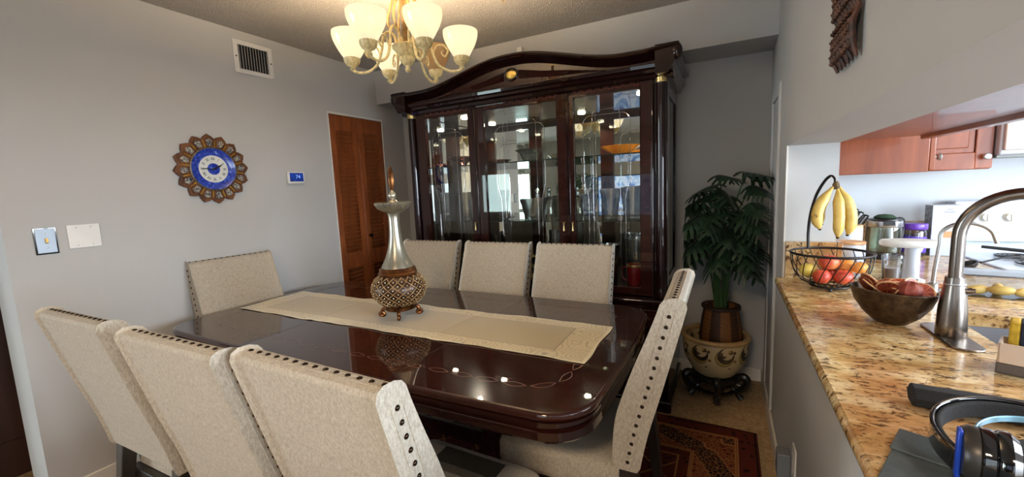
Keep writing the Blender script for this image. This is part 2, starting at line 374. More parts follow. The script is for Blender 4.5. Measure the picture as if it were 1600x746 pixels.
# white panelled door folded against the right wall behind the plant
d = MB().b2((XR-.014, 2.56, .1), (XR, 2.62, 1.86)).b2((XR-.014, 2.92, .1), (XR, 2.98, 1.86)).b2((XR-.014, 2.62, 1.80), (XR, 2.92, 1.86)).b2((XR-.006, 2.62, .1), (XR, 2.92, 1.80)).build('door_2', MT['wall'], bevel=.003); d['kind'] = 'structure'
d = MB().b2((-3.30, .2, .0), (-3.26, 1.1, 2.03)).b2((-3.262, .3, .2), (-3.25, 1.0, .9)).b2((-3.262, .3, 1.05), (-3.25, 1.0, 1.9)).build('door_3', MT['darkdoor'], bevel=.006); d['kind'] = 'structure'

# ------------------------------------------------------------------ rug
def rug_mat(W_, H_):
    t = NT('oriental_rug'); co = t.co(); X, Y, Z = t.sep(co)
    dx = t.math('SUBTRACT', W_/2, t.math('ABSOLUTE', X)); dy = t.math('SUBTRACT', H_/2, t.math('ABSOLUTE', Y)); d = t.math('MINIMUM', dx, dy)
    red = srgb('#4e2118'); dark = srgb('#1c1216'); tan = srgb('#8d6038'); rust = srgb('#643420')
    def lattice(s, w_):
        a = t.math('ADD', X, Y); b = t.math('SUBTRACT', X, Y)
        pa = t.math('PINGPONG', a, s); pb = t.math('PINGPONG', b, s); m = t.math('MINIMUM', pa, pb); return t.math('LESS_THAN', m, w_)
    v = t.vor(co, 26, 'F1'); v2 = t.vor(co, 55, 'DISTANCE_TO_EDGE')
    small = t.math('LESS_THAN', v, .28); edge = t.math('LESS_THAN', v2, .09)
    # main border: hexagon cartouches
    u = t.math('PINGPONG', t.math('ADD', X, t.math('MULTIPLY', Y, 1.0)), .16)
    hexm = t.math('ADD', u, t.math('MULTIPLY', t.math('ABSOLUTE', t.math('SUBTRACT', d, .20)), .9))
    border = t.mix(t.math('LESS_THAN', hexm, .115), rust, dark); border = t.mix(t.math('LESS_THAN', t.math('ABSOLUTE', t.math('SUBTRACT', hexm, .118)), .006), border, tan)
    border = t.mix(t.math('MULTIPLY', edge, .65), border, tan); border = t.mix(small, border, red)
    field = t.mix(lattice(.11, .006), red, tan); field = t.mix(t.math('MULTIPLY', small, .8), field, dark); field = t.mix(t.math('MULTIPLY', edge, .5), field, rust)
    c = t.mix(t.math('GREATER_THAN', d, .30), border, field)
    thin = t.mix(t.math('MULTIPLY', small, .9), red, dark)
    c = t.mix(t.math('LESS_THAN', d, .10), c, thin); c = t.mix(t.math('MULTIPLY', t.math('GREATER_THAN', d, .30), t.math('LESS_THAN', d, .36)), c, thin)
    for p in (.012, .095, .105, .295, .305, .36):
        c = t.mix(t.math('LESS_THAN', t.math('ABSOLUTE', t.math('SUBTRACT', d, p)), .004), c, tan if p > .05 else dark)
    t.ln(c, t.b.inputs['Base Color']); t.b.inputs['Roughness'].default_value = .95; t.b.inputs['Specular IOR Level'].default_value = .1
    n = t.noise(co, 260, 2); t.bump(n, .5, .003); return t.m
RW, RH = 2.87, 2.1
rug = thing('oriental_rug', 'dark red oriental rug under the dining table', 'rug', (-1.27, 1.40, 0))
MB().grid(60, 44, lambda a, b: (-RW/2+RW*a, -RH/2+RH*b+.006*sin(a*23)*(1 if b > .98 else 0), .007+.0015*sin(a*40+b*13))).build('pile', rug_mat(RW, RH), rug, solid=.008)
fr = MB()
for i in range(150):
    y = -RH/2+.01+(RH-.02)*i/149
    fr.tube([(RW/2, y, .006), (RW/2+.012, y+random.uniform(-.004, .004), .006), (RW/2+.024, y+random.uniform(-.01, .01), .003)], .0022, 4)
tag(fr.build('fringe', mat('cream_fringe', '#9c8762', .9), rug), None, None, kind='stuff')

# ------------------------------------------------------------------ dining table
TX, TY, TZ = -1.43, 1.545, .76
def table_outline(hx=1.12, hy=.575, bow_x=.025, bow_y=.02, r=.13, off=0):
    pts = []
    def corner(cx, cy, a0):
        for i in range(11):
            a = a0+pi/2*i/10; pts.append([cx+r*cos(a), cy+r*sin(a)])
    n = 20
    hx0 = hx-bow_x; hy0 = hy-bow_y
    corner(hx0-r, hy0-r, 0)
    for i in range(1, n): pts.append([(hx0-r)*(1-2*i/n), hy0])
    corner(-(hx0-r), hy0-r, pi/2)
    for i in range(1, n): pts.append([-hx0, (hy0-r)*(1-2*i/n)])
    corner(-(hx0-r), -(hy0-r), pi)
    for i in range(1, n): pts.append([-(hx0-r)*(1-2*i/n), -hy0])
    corner(hx0-r, -(hy0-r), 3*pi/2)
    for i in range(1, n): pts.append([hx0, -(hy0-r)*(1-2*i/n)])
    out = []
    for x, y in pts:
        x2 = x*(1+bow_x/hx0*(1-(y/hy0)**2)); y2 = y*(1+bow_y/hy0*(1-(x/hx0)**2))
        L = math.hypot(x2/hx, y2/hy)
        out.append((x2-off*(1 if x2 > 0 else -1)*min(1, abs(x2)/hx*1.0), y2-off*(1 if y2 > 0 else -1)*min(1, abs(y2)/hy)))
    return out
tbl = thing('dining_table', 'long dark mahogany lacquered dining table with rope inlay, in the middle of the room', 'table', (TX, TY, 0))
prof = [(.05, -.028), (.012, -.028), (.004, -.026), (0, -.020), (0, -.008), (.003, -.003), (.010, 0), (.0115, 0), (.03, 0), (.10, 0)]
m = MB(); rings = [[(x, y, TZ+z) for x, y in table_outline(off=o_)] for o_, z in prof]; m.rings(rings)
m.build('table_top', MT['tablewood'], tbl, angle=50)
m = MB(); prof = [(.03, -.100), (.014, -.098), (.006, -.088), (.006, -.062), (.016, -.055), (.016, -.046), (.004, -.042), (.004, -.032), (.012, -.028)]
m.rings([[(x, y, TZ+z) for x, y in table_outline(off=o_)] for o_, z in prof]); m.build('apron', MT['tabledark'], tbl, angle=35)
# rope inlay: chain of thin lens rings around the top, plus the leaf seams
inl = MB(); O = table_outline(off=.135)
O = O+[O[0]]; L = [0]
for i in range(len(O)-1): L.append(L[-1]+math.dist(O[i], O[i+1]))
def along(s):
    s %= L[-1]
    for i in range(len(O)-1):
        if L[i+1] >= s and L[i+1] > L[i]:
            t = (s-L[i])/(L[i+1]-L[i]); return Vector((O[i][0]+(O[i+1][0]-O[i][0])*t, O[i][1]+(O[i+1][1]-O[i][1])*t, 0))
    return Vector((O[0][0], O[0][1], 0))
NL = int(L[-1]/.098)
for i in range(NL):
    s0 = L[-1]*i/NL; dl = L[-1]/NL*.86; up, dn = [], []
    for k in range(9):
        t = k/8; p = along(s0+dl*t); q = along(s0+dl*t+.004); tn = (q-p).normalized(); nn = Vector((-tn.y, tn.x, 0)); h = .014*sin(pi*t)
        up.append((p+nn*h)+Vector((0, 0, TZ+.0003))); dn.append((p-nn*h)+Vector((0, 0, TZ+.0003)))
    inl.tube(up+dn[::-1][1:-1], .0009, 4, closed=True, flat=.35)
inl.build('rope_inlay', MT['inlay'], tbl)
for x in (-.42, .42): MB().b2((x-.0012, -.565, TZ-.001), (x+.0012, .565, TZ+.0004)).build('leaf_seam', MT['black'], tbl)
for sx in (-1, 1):
    m = MB().lathe([(.17, .10), (.175, .13), (.15, .16), (.11, .20), (.105, .50), (.15, .56), (.20, .60), (.20, .66)], 8, (sx*.55, 0, 0))
    p = m.build('pedestal', MT['tabledark'], tbl, bevel=.006)
    for sy in (-1, 1):
        MB().prism([(0, .10), (.12*sy, .17), (.22*sy, .15), (.32*sy, .06), (.36*sy, .016), (.28*sy, .016), (.20*sy, .07), (0, .05)], sx*.55-.045, sx*.55+.045, 'x').build('pedestal_foot', MT['tabledark'], p, bevel=.008)
MB().b2((-.5, -.03, .2), (.5, .03, .27)).build('stretcher', MT['tabledark'], tbl, bevel=.004)

# table runner
def runner_mat(w, h):
    t = NT('champagne_runner'); co = t.co(); X, Y, Z = t.sep(co)
    ex = t.math('SUBTRACT', w/2, t.math('ABSOLUTE', X)); ey = t.math('SUBTRACT', h/2, t.math('ABSOLUTE', Y))
    bx = t.math('DIVIDE', ex, 2.0); d = t.math('MINIMUM', bx, ey)
    ins = t.math('GREATER_THAN', d, .072)
    wv = t.add('ShaderNodeTexVoronoi', feature='F1'); t.ln(co, wv.inputs[0]); wv.inputs['Scale'].default_value = 11
    dist = t.math('ADD', wv.outputs[0], t.math('MULTIPLY', t.noise(co, 22, 2), .22)); rings = t.math('LESS_THAN', t.math('PINGPONG', dist, .085), .012)
    rim = t.math('LESS_THAN', t.math('ABSOLUTE', t.math('SUBTRACT', d, .072)), .0022)
    base = t.mix(ins, srgb('#c8b88e'), srgb('#a8966c'))
    lines = t.math('MAXIMUM', t.math('MULTIPLY', rings, t.math('SUBTRACT', 1.0, ins)), rim)
    c = t.mix(t.math('MULTIPLY', lines, .9), base, srgb('#8a7650'))
    c = t.mix(t.math('LESS_THAN', d, .006), c, srgb('#d8cba8'))
    t.ln(c, t.b.inputs['Base Color']); t.b.inputs['Roughness'].default_value = .42; t.b.inputs['Sheen Weight'].default_value = .4
    t.bump(t.math('ADD', t.noise(co, 300, 2), t.math('MULTIPLY', lines, .6)), .3, .001); return t.m
RL, RWd = 2.05, .405
def run_pt(a, b):
    x = -RL/2+RL*a; y = -RWd/2+RWd*b
    y += .004*sin(a*17)+.003*sin(a*41+1)
    x += .004*sin(b*9)
    crease = .0022*math.exp(-((a-.30)/.008)**2)+.0022*math.exp(-((a-.66-.02*b)/.008)**2)
    e = min(1, min(b, 1-b)/.1); z = .0028+.0018*(.5+.5*sin(a*37+b*3))*(1-.6*e)+crease+.0008*sin(a*90)*(1-e)
    return (x, y, z)
o = MB().grid(200, 26, run_pt).build('table_runner', runner_mat(RL, RWd), solid=.0016)
o.location = (-1.457, 1.545, TZ); tag(o, 'champagne beige table runner with embroidered border lying along the table', 'table runner')

# ------------------------------------------------------------------ chairs
def smooth2(P, n=5): return [(p[0], p[1]) for p in catmull([(a, b, 0) for a, b in P], n)]
def make_chair():
    t = thing('dining_chair', '', 'chair'); Wd = .456; hw = Wd/2
    rear = smooth2([(0, .485), (-.012, .55), (-.03, .63), (-.066, .76), (-.100, .89), (-.127, .995), (-.134, 1.022)])
    top = [(-.131, 1.034), (-.122, 1.038), (-.100, 1.037), (-.085, 1.031)]
    front = smooth2([(-.078, 1.022), (-.066, .985), (-.038, .91), (-.006, .83), (.026, .74), (.052, .655), (.062, .58), (.066, .485)])
    poly = rear+top+front
    # cushion: the outline is pulled in a little at the two sides so the edges look stuffed
    m = MB(); n = len(poly); cx = sum(p[0] for p in poly)/n
    secs = []
    for s, k in ((-1, .010), (-.985, .004), (-.955, .001), (-.9, 0), (-.5, 0), (0, 0), (.5, 0), (.9, 0), (.955, .001), (.985, .004), (1, .010)):
        ring = []
        for i, (y, z) in enumerate(poly):
            a = Vector(poly[i-1]); b = Vector(poly[(i+1) % n]); tn = (b-a).normalized(); nn = Vector((tn.y, -tn.x))
            c = Vector((y, z)); cc = Vector((-.03, .76))
            if (cc-c).dot(nn) > 0 and False: nn = -nn
            ring.append((hw*s, y-nn.x*k*SG, z-nn.y*k*SG))
        secs.append(ring)
    m.rings(secs); back = m.build('backrest', MT['linen'], t, angle=50)
    # seam piping either side of the studs
    def offpoly(d):
        o_ = []
        for y, z in rear+[(-.134+.0, 1.03)]: o_.append((y+d, z))
        return o_
    pp = MB()
    for d in (.016, .046):
        side = [(y+d, z) for y, z in rear if z < 1.0]
        if d == .016: toppt = (-.118, 1.0385)
        else: toppt = (-.088, 1.0335)
        for s in (-1, 1):
            pp.tube([(s*(hw+.0005), y, z) for y, z in side]+[(s*(hw-.001), toppt[0], 1.026), (s*(hw-.012), toppt[0], toppt[1])], .0012, 5)
        pp.tube([(-(hw-.012), toppt[0], toppt[1]), ((hw-.012), toppt[0], toppt[1])], .0012, 5)
    pp.build('piping', MT['linen'], back)
    # studs, each one its own piece
    sme = MB().lathe([(.0062, 0), (.0056, .0022), (.0035, .004), (.0001, .0048)], 10).mesh('nailhead', MT['bronze'])
    def stud(loc, rot):
        o_ = bpy.data.objects.new('nailhead', sme); COL.objects.link(o_); o_.parent = back; o_.location = loc; o_.rotation_euler = rot
    side = [(y+.031, z) for y, z in rear]; d = 0; last = None; targets = []
    z = .505
    while z < 1.012:
        for i in range(len(side)-1):
            if side[i][1] <= z <= side[i+1][1]:
                tt = (z-side[i][1])/(side[i+1][1]-side[i][1]); targets.append((side[i][0]+(side[i+1][0]-side[i][0])*tt, z)); break
        z += .0325
    for y, z in targets:
        stud((hw-.0005, y, z), (0, R(90), 0)); stud((-hw+.0005, y, z), (0, R(-90), 0))
    for i in range(14):
        stud((-hw+.018+(Wd-.036)*i/13, -.104, 1.0365), (R(-6), 0, 0))
    # seat
    sp = MB(); 
    def ring(inset, z, dr=0):
        y0, y1 = .066-.01, .50; wf = hw+.012; wb = hw-.004; o_ = []
        cs = [(wb, y0), (wf, y1), (-wf, y1), (-wb, y0)]
        r = .045
        pts = [(wb-inset, y0), (wf-inset, y1-r)] + [(wf-inset-r+r*cos(a), y1-inset-r+r*sin(a)) for a in [pi/2*k/6 for k in range(1, 7)]]
        left = [(-x, y) for x, y in pts][::-1]
        return [(x, y, z) for x, y in pts+left]
    sp.rings([ring(.012, .375), ring(.002, .382), ring(0, .40), ring(0, .455), ring(.004, .468), ring(.016, .480), ring(.05, .488), ring(.12, .491)])
    sp.build('seat', MT['linen'], t, angle=50)
    fr = MB().b2((-hw+.01, .03, .33), (hw-.01, .475, .372)); fr.build('seat_frame', MT['darkleg'], t, bevel=.004)
    for s in (-1, 1):
        MB().rings([[(s*(hw-.03)+a*w_, y+b*w_, z) for a, b in ((-1, -1), (1, -1), (1, 1), (-1, 1))] for w_, y, z in ((.016, -.028, 0.016), (.022, .006, .34), (.025, .030, .50))]).build('leg', MT['darkleg'], t, bevel=.003)
        MB().rings([[(s*(hw-.025)+a*w_, .455+b*w_, z) for a, b in ((-1, -1), (1, -1), (1, 1), (-1, 1))] for w_, z in ((.016, 0.016), (.023, .34), (.024, .372))]).build('leg', MT['darkleg'], t, bevel=.003)
    return t
SG = 1
ch = make_chair()
ch.location = (-1.838, .614, 0); ch.rotation_euler = (0, 0, R(1)); G = 'upholstered studded chairs around the dining table'
ch['label'] = 'beige studded chair nearest the light switches, first in the near row'; ch['group'] = G
dup(ch, (-1.240, .612, 0), R(.5), 'beige studded chair in the middle of the near row', G)
dup(ch, (-.754, .636, 0), R(-1.5), 'beige studded chair closest to the viewer, largest back in the near row', G)
dup(ch, (-1.842, 2.215, 0), R(180), 'beige studded chair at far side, right behind the tall vase', G)
dup(ch, (-1.306, 2.21, 0), R(180.5), 'beige studded chair at far side in front of the centre cabinet door', G)
dup(ch, (-.792, 2.215, 0), R(180), 'beige studded chair at far side in front of the right cabinet door', G)
dup(ch, (-2.610, 1.44, 0), R(-97), 'beige studded chair at the table end against the left wall, below the clock', G)
dup(ch, (-.242, 1.465, 0), R(91), 'beige studded chair at the right table end seen edge-on beside the kitchen counter', G)

# ------------------------------------------------------------------ tall decanter vase on the runner
VX, VY, VZ = -1.452, 1.548, TZ+.0075
va = thing('decorative_vase', 'tall silver and bronze decanter vase with beaded lattice belly on the runner', 'vase', (VX, VY, VZ))
silver = mat('champagne_silver', '#b9b5a6', .28, .85, col2='#a39d8c', ns=12, stretch=(4, 4, .3)); bronz = mat('antique_bronze', '#8b5a30', .32, .8, col2='#4c2a16', ns=30)
t = NT('lattice_ground'); t.ln(t.ramp(t.noise(t.co(), 30, 3), [(.3, srgb('#2a1912')), (.7, srgb('#4a2f20'))]), t.b.inputs['Base Color']); t.b.inputs['Roughness'].default_value = .3; t.b.inputs['Metallic'].default_value = .3
ground = t.m
bel = [(.062, .058), (.076, .062), (.100, .078), (.119, .100), (.130, .125), (.133, .145), (.129, .168), (.116, .192), (.098, .209), (.086, .216)]
bel = [(p[0], p[1]) for p in catmull([(a, b, 0) for a, b in bel], 4)]
belly = MB().lathe(bel, 48).build('belly', ground, va)
def belr(z):
    for i in range(len(bel)-1):
        if bel[i][1] <= z <= bel[i+1][1] + 1e-9: 
            t_ = (z-bel[i][1])/max(1e-6, bel[i+1][1]-bel[i][1]); return bel[i][0]+(bel[i+1][0]-bel[i][0])*t_
    return bel[-1][0]
lat = MB(); NB = 18; z0, z1 = .066, .213
for k in range(NB):
    for sgn in (1, -1):
        P = []
        for i in range(25):
            u = i/24; z = z0+(z1-z0)*u; a = 2*pi*k/NB+sgn*u*2*pi*4/NB; r = belr(z)+.0012; P.append((r*cos(a), r*sin(a), z))
        lat.tube(P, .0018, 5)
ivory = mat('ivory_bead', '#cfc0a0', .35, .3, col2='#b39d76', ns=50)
lat.build('lattice', mat('tan_lattice', '#b89a6c', .4, .3, col2='#93744a', ns=40), belly)
bd = MB()
for k in range(NB):
    for j in range(1, 8):
        u = j/8; z = z0+(z1-z0)*u; a = 2*pi*(k+(.5 if j % 2 == 0 else 0))/NB; r = belr(z)+.001
        bd.sphere((r*cos(a), r*sin(a), z), .0040, 6)
tag(bd.build('beads', ivory, belly), None, None, kind='stuff')
MB().lathe([(.084, .213), (.092, .217), (.094, .225), (.088, .233), (.090, .239), (.084, .250), (.076, .252)], 40).build('copper_collar', bronz, va, label='copper-coloured collar')
nk = catmull([(.078, .250, 0), (.072, .264, 0), (.056, .296, 0), (.041, .340, 0), (.031, .390, 0), (.0265, .440, 0), (.0255, .490, 0), (.029, .515, 0), (.036, .525, 0)], 5)
MB().lathe([(p.x, p.y) for p in nk], 40).build('neck', silver, va)
MB().lathe([(.032, .520), (.044, .525), (.070, .540), (.083, .560), (.085, .569), (.080, .573), (.04, .570), (.015, .572)], 96, fn=lambda a, j: 1+(.045*abs(sin(12*a)) if 1 <= j <= 4 else 0)).build('fluted_dish', silver, va)
MB().lathe([(.026, .571), (.018, .580), (.010, .586), (.016, .594), (.019, .604), (.016, .615), (.008, .624), (.006, .630)], 24).build('stopper', silver, va)
MB().lathe([(.005, .628), (.011, .640), (.0165, .668), (.017, .690), (.013, .718), (.006, .738), (.001, .748)], 24, fn=lambda a, j: 1+.05*cos(8*a), sx=1, sy=.8).build('finial', bronz, va)
MB().lathe([(.076, .040), (.080, .046), (.074, .054), (.064, .060)], 32, closed=True).build('base_ring', bronz, va)
for k in range(4):
    a = 2*pi*k/4+.62
    P = catmull([(.046, 0, .048), (.074, 0, .046), (.090, 0, .032), (.080, 0, .014), (.088, 0, .008), (.102, 0, .013), (.101, 0, .024), (.093, 0, .022)], 5)
    mx = Matrix.Rotation(a, 4, 'Z'); n = len(P)
    MB().tube(P, [.011-.005*i/n for i in range(n)], 8, mx=mx).build('scroll_foot', bronz, va)

# ------------------------------------------------------------------ china cabinet
HX = -1.24
cab = thing('china_cabinet', 'large dark mahogany china cabinet with mirrored back and arched crown behind the table', 'china cabinet', (HX, 0, 0))
HW = .93; FY = 2.55; BKY = 3.12
# base
m = MB().b2((-HW-.02, 2.50, .06), (HW+.02, BKY, .66)); base = m.build('base_cabinet', MT['hutch'], cab, bevel=.006)
MB().b2((-HW-.035, 2.485, 0), (HW+.035, BKY, .07)).build('plinth', MT['hutch'], base, bevel=.008)
MB().b2((-HW-.045, 2.475, .655), (HW+.045, BKY, .695)).build('ledge', MT['hutch'], base, bevel=.012, seg=3)
for x0, x1 in ((-.90, -.46), (-.45, -.005), (.005, .45), (.46, .90)):
    p = MB().b2((x0, 2.488, .10), (x1, 2.502, .63)).build('base_door', MT['hutch2'], base, bevel=.004)
    MB().b2((x0+.05, 2.482, .15), (x1-.05, 2.49, .58)).build('raised_panel', MT['hutch'], p, bevel=.004)
# carcass of the upper part
MB().b2((-HW, 3.085, .69), (HW, 3.12, 2.02)).build('back_panel', MT['hutch'], cab)
MB().b2((-HW+.03, 3.078, .70), (HW-.03, 3.084, 1.96)).build('mirror_back', MT['mirror'], cab)
for s in (-1, 1):
    MB().b2((s*(HW-.028), 2.68, .71), (s*(HW-.024), 3.02, 1.95)).build('side_mirror', MT['mirror'], cab)
    MB().b2((s*(HW-.022), 3.02, .71), (s*(HW-.062), 3.078, 1.955)).build('inner_post', MT['hutch'], cab)
    sd = MB().b2((s*HW, 2.62, .69), (s*(HW-.022), 2.68, 1.98)).b2((s*HW, 3.02, .69), (s*(HW-.022), 3.085, 1.98)).b2((s*HW, 2.68, .69), (s*(HW-.022), 3.02, .80)).b2((s*HW, 2.68, 1.88), (s*(HW-.022), 3.02, 1.98)).build('side_panel', MT['hutch'], cab, bevel=.003)
    MB().b2((s*(HW-.012), 2.68, .80), (s*(HW-.008), 3.02, 1.88)).build('side_glass', MT['doorglass'], sd)
    # engaged corner columns
    x = s*(HW-.045)
    MB().b2((x-.05, 2.56, .69), (x+.05, 2.63, 1.99)).build('corner_post', MT['hutch'], cab, bevel=.003)
    cl = MB().lathe([(.034, .70), (.036, .72), (.030, .74), (.028, .78), (.028, 1.92), (.030, 1.935)], 24, (x+.016*s, 2.553, 0)).lathe([(.012, .70), (.012, 1.96)], 12, (x-.034*s, 2.556, 0)).build('column', MT['hutch'], cab)
    MB().lathe([(.030, 1.935), (.033, 1.942), (.031, 1.950), (.034, 1.958), (.033, 1.968), (.030, 1.972)], 24, (x+.016*s, 2.553, 0)).build('capital_ring', MT['brass'], cl)
MB().b2((-HW+.02, 2.60, 1.955), (HW-.02, 3.08, 1.99)).build('inner_top', MT['hutch'], cab)
MB().b2((-HW+.02, 2.60, .692), (HW-.02, 3.08, .708)).build('inner_floor', MT['hutch'], cab)
# glass shelves
for z in (1.562, 1.146):
    sh = MB().b2((-HW+.025, 2.63, z-.004), (HW-.025, 3.075, z+.004)).build('glass_shelf', MT['shelfglass'], cab)
    MB().b2((-HW+.025, 2.625, z-.004), (HW-.025, 2.63, z+.004)).build('shelf_edge', MT['shelfedge'], sh)
# doors
def door(x0, x1, gx0, gx1, arch=0, side=0):
    gz0, gz1 = .745, 1.918; y0, y1 = 2.545, 2.575
    m = MB().b2((x0, y0, .70), (gx0, y1, 1.985)).b2((gx1, y0, .70), (x1, y1, 1.985)).b2((gx0, y0, .70), (gx1, y1, gz0)).b2((gx0, y0, gz1), (gx1, y1, 1.985))
    d_ = m.build('cabinet_door', MT['hutch2'], cab, bevel=.002)
    MB().b2((gx0-.004, 2.559, gz0-.004), (gx1+.004, 2.563, gz1+.004)).build('door_glass', MT['doorglass'], d_)
    # etched bevel lines
    y = 2.5575; e = MB(); w = gx1-gx0; cxm = (gx0+gx1)/2; r = .05
    lo, hi = gx0+w*.22, gx1-w*.22
    P = [(lo, y, gz0), (lo, y, 1.30), (lo-.03, y, 1.42), (lo-.03, y, 1.75)]+[(lo-.03+r-r*cos(a), y, 1.75+r*sin(a)) for a in [pi/2*k/6 for k in range(1, 7)]]
    P += [(2*cxm-p[0], p[1], p[2]) for p in P[::-1]]
    e.tube(P, .0022, 5)
    P = [(lo+.03, y, gz0), (lo+.03, y, 1.80)]+[(lo+.03+.03-.03*cos(a), y, 1.80+.03*sin(a)) for a in [pi/2*k/5 for k in range(1, 6)]]
    P += [(2*cxm-p[0], p[1], p[2]) for p in P[::-1]]; e.tube(P, .0016, 5)
    e.tube([(lo+w*.12, y, gz0), (lo+w*.12, y, gz1)], .0013, 4)
    e.build('bevel_lines', MT['bevelglass'], d_)
    # rope inlay above the glass
    q = MB(); n = int((gx1-gx0)/.05)
    for i in range(n):
        c = gx0+(i+.5)*(gx1-gx0)/n
        for kk in range(2):
            ph = kk*.012
            q.tube([(c+ph+.021*cos(a), y0-.0004, 1.951+.012*sin(a)) for a in [2*pi*j/12 for j in range(12)]], .0011, 4, closed=True)
    q.build('door_inlay', MT['inlayred'], d_)
    return d_
dl = door(-.85, -.345, -.771, -.396); dc = door(-.342, .342, -.270, .270); dr = door(.345, .85, .380, .786)
for d_, x in ((dl, -.366), (dc, .306), (dr, .366)):
    MB().lathe([(.0015, 0), (.006, .004), (.0045, .015), (.0035, .045), (.006, .056), (.001, .060)], 12, (x, 2.532, 1.09)).tube([(x, 2.546, 1.145), (x, 2.532, 1.145)], .004, 6).build('pull', MT['brass'], d_)
# centre overlay stiles
for x in (-.343, .343):
    MB().b2((x-.012, 2.538, .70), (x+.012, 2.55, 1.985)).build('stile', MT['hutch'], cab, bevel=.004)
# crown
def topz(x):
    a = abs(x)
    b = 2.105+.118*(1-sm(a, .03, .72)); return b+.012*sm(a, .80, .98)
def cornice(prof_fn, x0, x1, n, name, m, ends=True):
    b = MB(); rings = []
    for i in range(n+1):
        x = x0+(x1-x0)*i/n; rings.append(prof_fn(x))
    b.rings(rings); return b.build(name, m, cab, angle=32)
XO = 1.003
def arch_prof(x):
    t_ = topz(x); bow = .045*(1-(x/1.0)**2)*.5
    k = [(2.53, -.060), (2.515, -.058), (2.508, -.050), (2.492, -.044), (2.480, -.030), (2.462, -.024), (2.455, -.014), (2.457, -.004), (2.466, 0), (2.60, 0), (2.60, -.060)]
    return [(x, y-bow, t_+z) for y, z in k]
cornice(arch_prof, -XO, XO, 90, 'crown_arch', MT['hutch'])
def low_prof(x):
    bow = .045*(1-(x/1.0)**2)*.5
    k = [(2.545, 1.955), (2.53, 1.958), (2.522, 1.975), (2.505, 1.985), (2.500, 2.000), (2.488, 2.008), (2.485, 2.025), (2.50, 2.032), (2.60, 2.032), (2.60, 1.955)]
    return [(x, y-bow, z) for y, z in k]
cornice(low_prof, -XO+.035, XO-.035, 60, 'lower_cornice', MT['hutch'])
def frieze(x):
    bow = .045*(1-(x/1.0)**2)*.5; y = 2.522-bow; t_ = topz(x)-.05
    return [(x, y, 2.02), (x, y, t_), (x, 2.62, t_), (x, 2.62, 2.02)]
cornice(frieze, -XO+.04, XO-.04, 60, 'frieze', MT['hutch2'])
# returns to the wall on both sides
for s in (-1, 1):
    k = [(.0, -.150), (.02, -.148), (.035, -.12), (.05, -.10), (.05, -.06), (.072, -.045), (.075, -.014), (.066, 0), (-.05, 0), (-.05, -.150)]
    b = MB(); tz = topz(1.0)
    b.rings([[(s*(HW+x), y, tz+z) for x, z in k] for y in (2.462, 2.475, 3.12)]); b.build('crown_return', MT['hutch'], cab, angle=32)
    MB().sphere((s*(XO-.014), 2.478, tz-.045), .043, 20, sc=(.7, .55, 1)).build('crown_corner', MT['hutch'], cab)
MB().b2((-HW, 2.58, 2.03), (HW, 3.12, 2.10)).build('top_board', MT['hutch'], cab)
# carved fan and gold medallion
md = MB().sphere((-.012, 2.498, 2.110), .034, 20, sc=(1.15, .25, .85)).build('medallion', MT['gold'], cab, label='oval gold medallion')
MB().tube([(-.012+.047*cos(a), 2.497, 2.110+.036*sin(a)) for a in [2*pi*i/28 for i in range(28)]], .006, 8, closed=True).build('medallion_rim', MT['hutch'], md)
fn = MB()
for s in (-1, 1):
    for k in range(5):
        x1 = .60-.05*k; z1 = 2.040+.006*k
        fn.tube([(-.012+s*.055, 2.499, 2.082+.011*k), (s*(x1*.5), 2.499, 2.058+.0095*k), (s*x1, 2.503, z1+.002*k)], [.006, .0045, .0015], 6)
fn.build('carved_fan', MT['hutch2'], cab)
# puck lights in the cabinet ceiling
for x in (-.62, .20, .74):
    MB().lathe([(.03, 0), (.03, .008), (.024, .012)], 20, (x, 2.86, 1.955), (R(180), 0, 0)).build('puck_light', MT['bulb'], cab)
    l = bpy.data.lights.new('cabinet_lamp', 'SPOT'); l.energy = 13; l.color = (1, .86, .66); l.spot_size = R(150); l.shadow_soft_size = .02
    o = bpy.data.objects.new('cabinet_lamp', l); COL.objects.link(o); o.location = (HX+x, 2.86, 1.935)

# ------------------------------------------------------------------ glassware in the cabinet
S0, S1, S2 = .7085, 1.1505, 1.5665
def ware(name, label, cat, mb, m, loc, group=None, **k):
    o = mb.build(name, m, **k); o.location = loc; tag(o, label, cat, group); return o
def cut(n, d): return lambda a, j: 1+d*(1 if (int(a/(2*pi)*n*2+j) % 2) else -1)
def cutvase(h, r0, r1, n=14, lip=.1, wall=.004):
    out = [(r0*.95, 0), (r0, .008)]
    for i in range(1, 9): u = i/8; out.append((r0+(r1-r0)*u**1.4, .008+(h-.008)*u))
    inn = [(r-wall, z) for r, z in out[::-1][:-2]]+[(r0*.5, .012)]
    return MB().lathe(out+inn, n*2, fn=lambda a, j: (1+.05*(1 if (int(a/(2*pi)*n*2+.5)+j) % 2 else -1)) if 0 < j < 9 else 1)
ware('glass_bowl', 'shallow fluted orange glass bowl on the top shelf behind the right door', 'bowl',
     MB().lathe([(.035, 0), (.05, .01), (.09, .03), (.118, .052), (.122, .058), (.115, .056), (.08, .034), (.03, .014)], 48, fn=lambda a, j: 1+.03*cos(16*a)), MT['crystalo'], (-.625, 2.80, S2+.001), smooth=True)
ware('crystal_bowl', 'clear flared crystal bowl on the top shelf behind the centre door', 'bowl', MB().lathe([(.045, 0), (.055, .012), (.072, .06), (.105, .082), (.100, .083), (.066, .06), (.04, .018)], 24, fn=cut(12, .02)), MT['crystal'], (-1.27, 2.78, S2+.001))
ware('crystal_dish', 'low pink footed crystal dish on the top shelf behind the left door', 'dish', MB().lathe([(.04, 0), (.03, .012), (.045, .03), (.115, .07), (.112, .072), (.05, .036), (.02, .03)], 24, fn=cut(12, .03)), MT['crystalp'], (-1.85, 2.78, S2+.001))
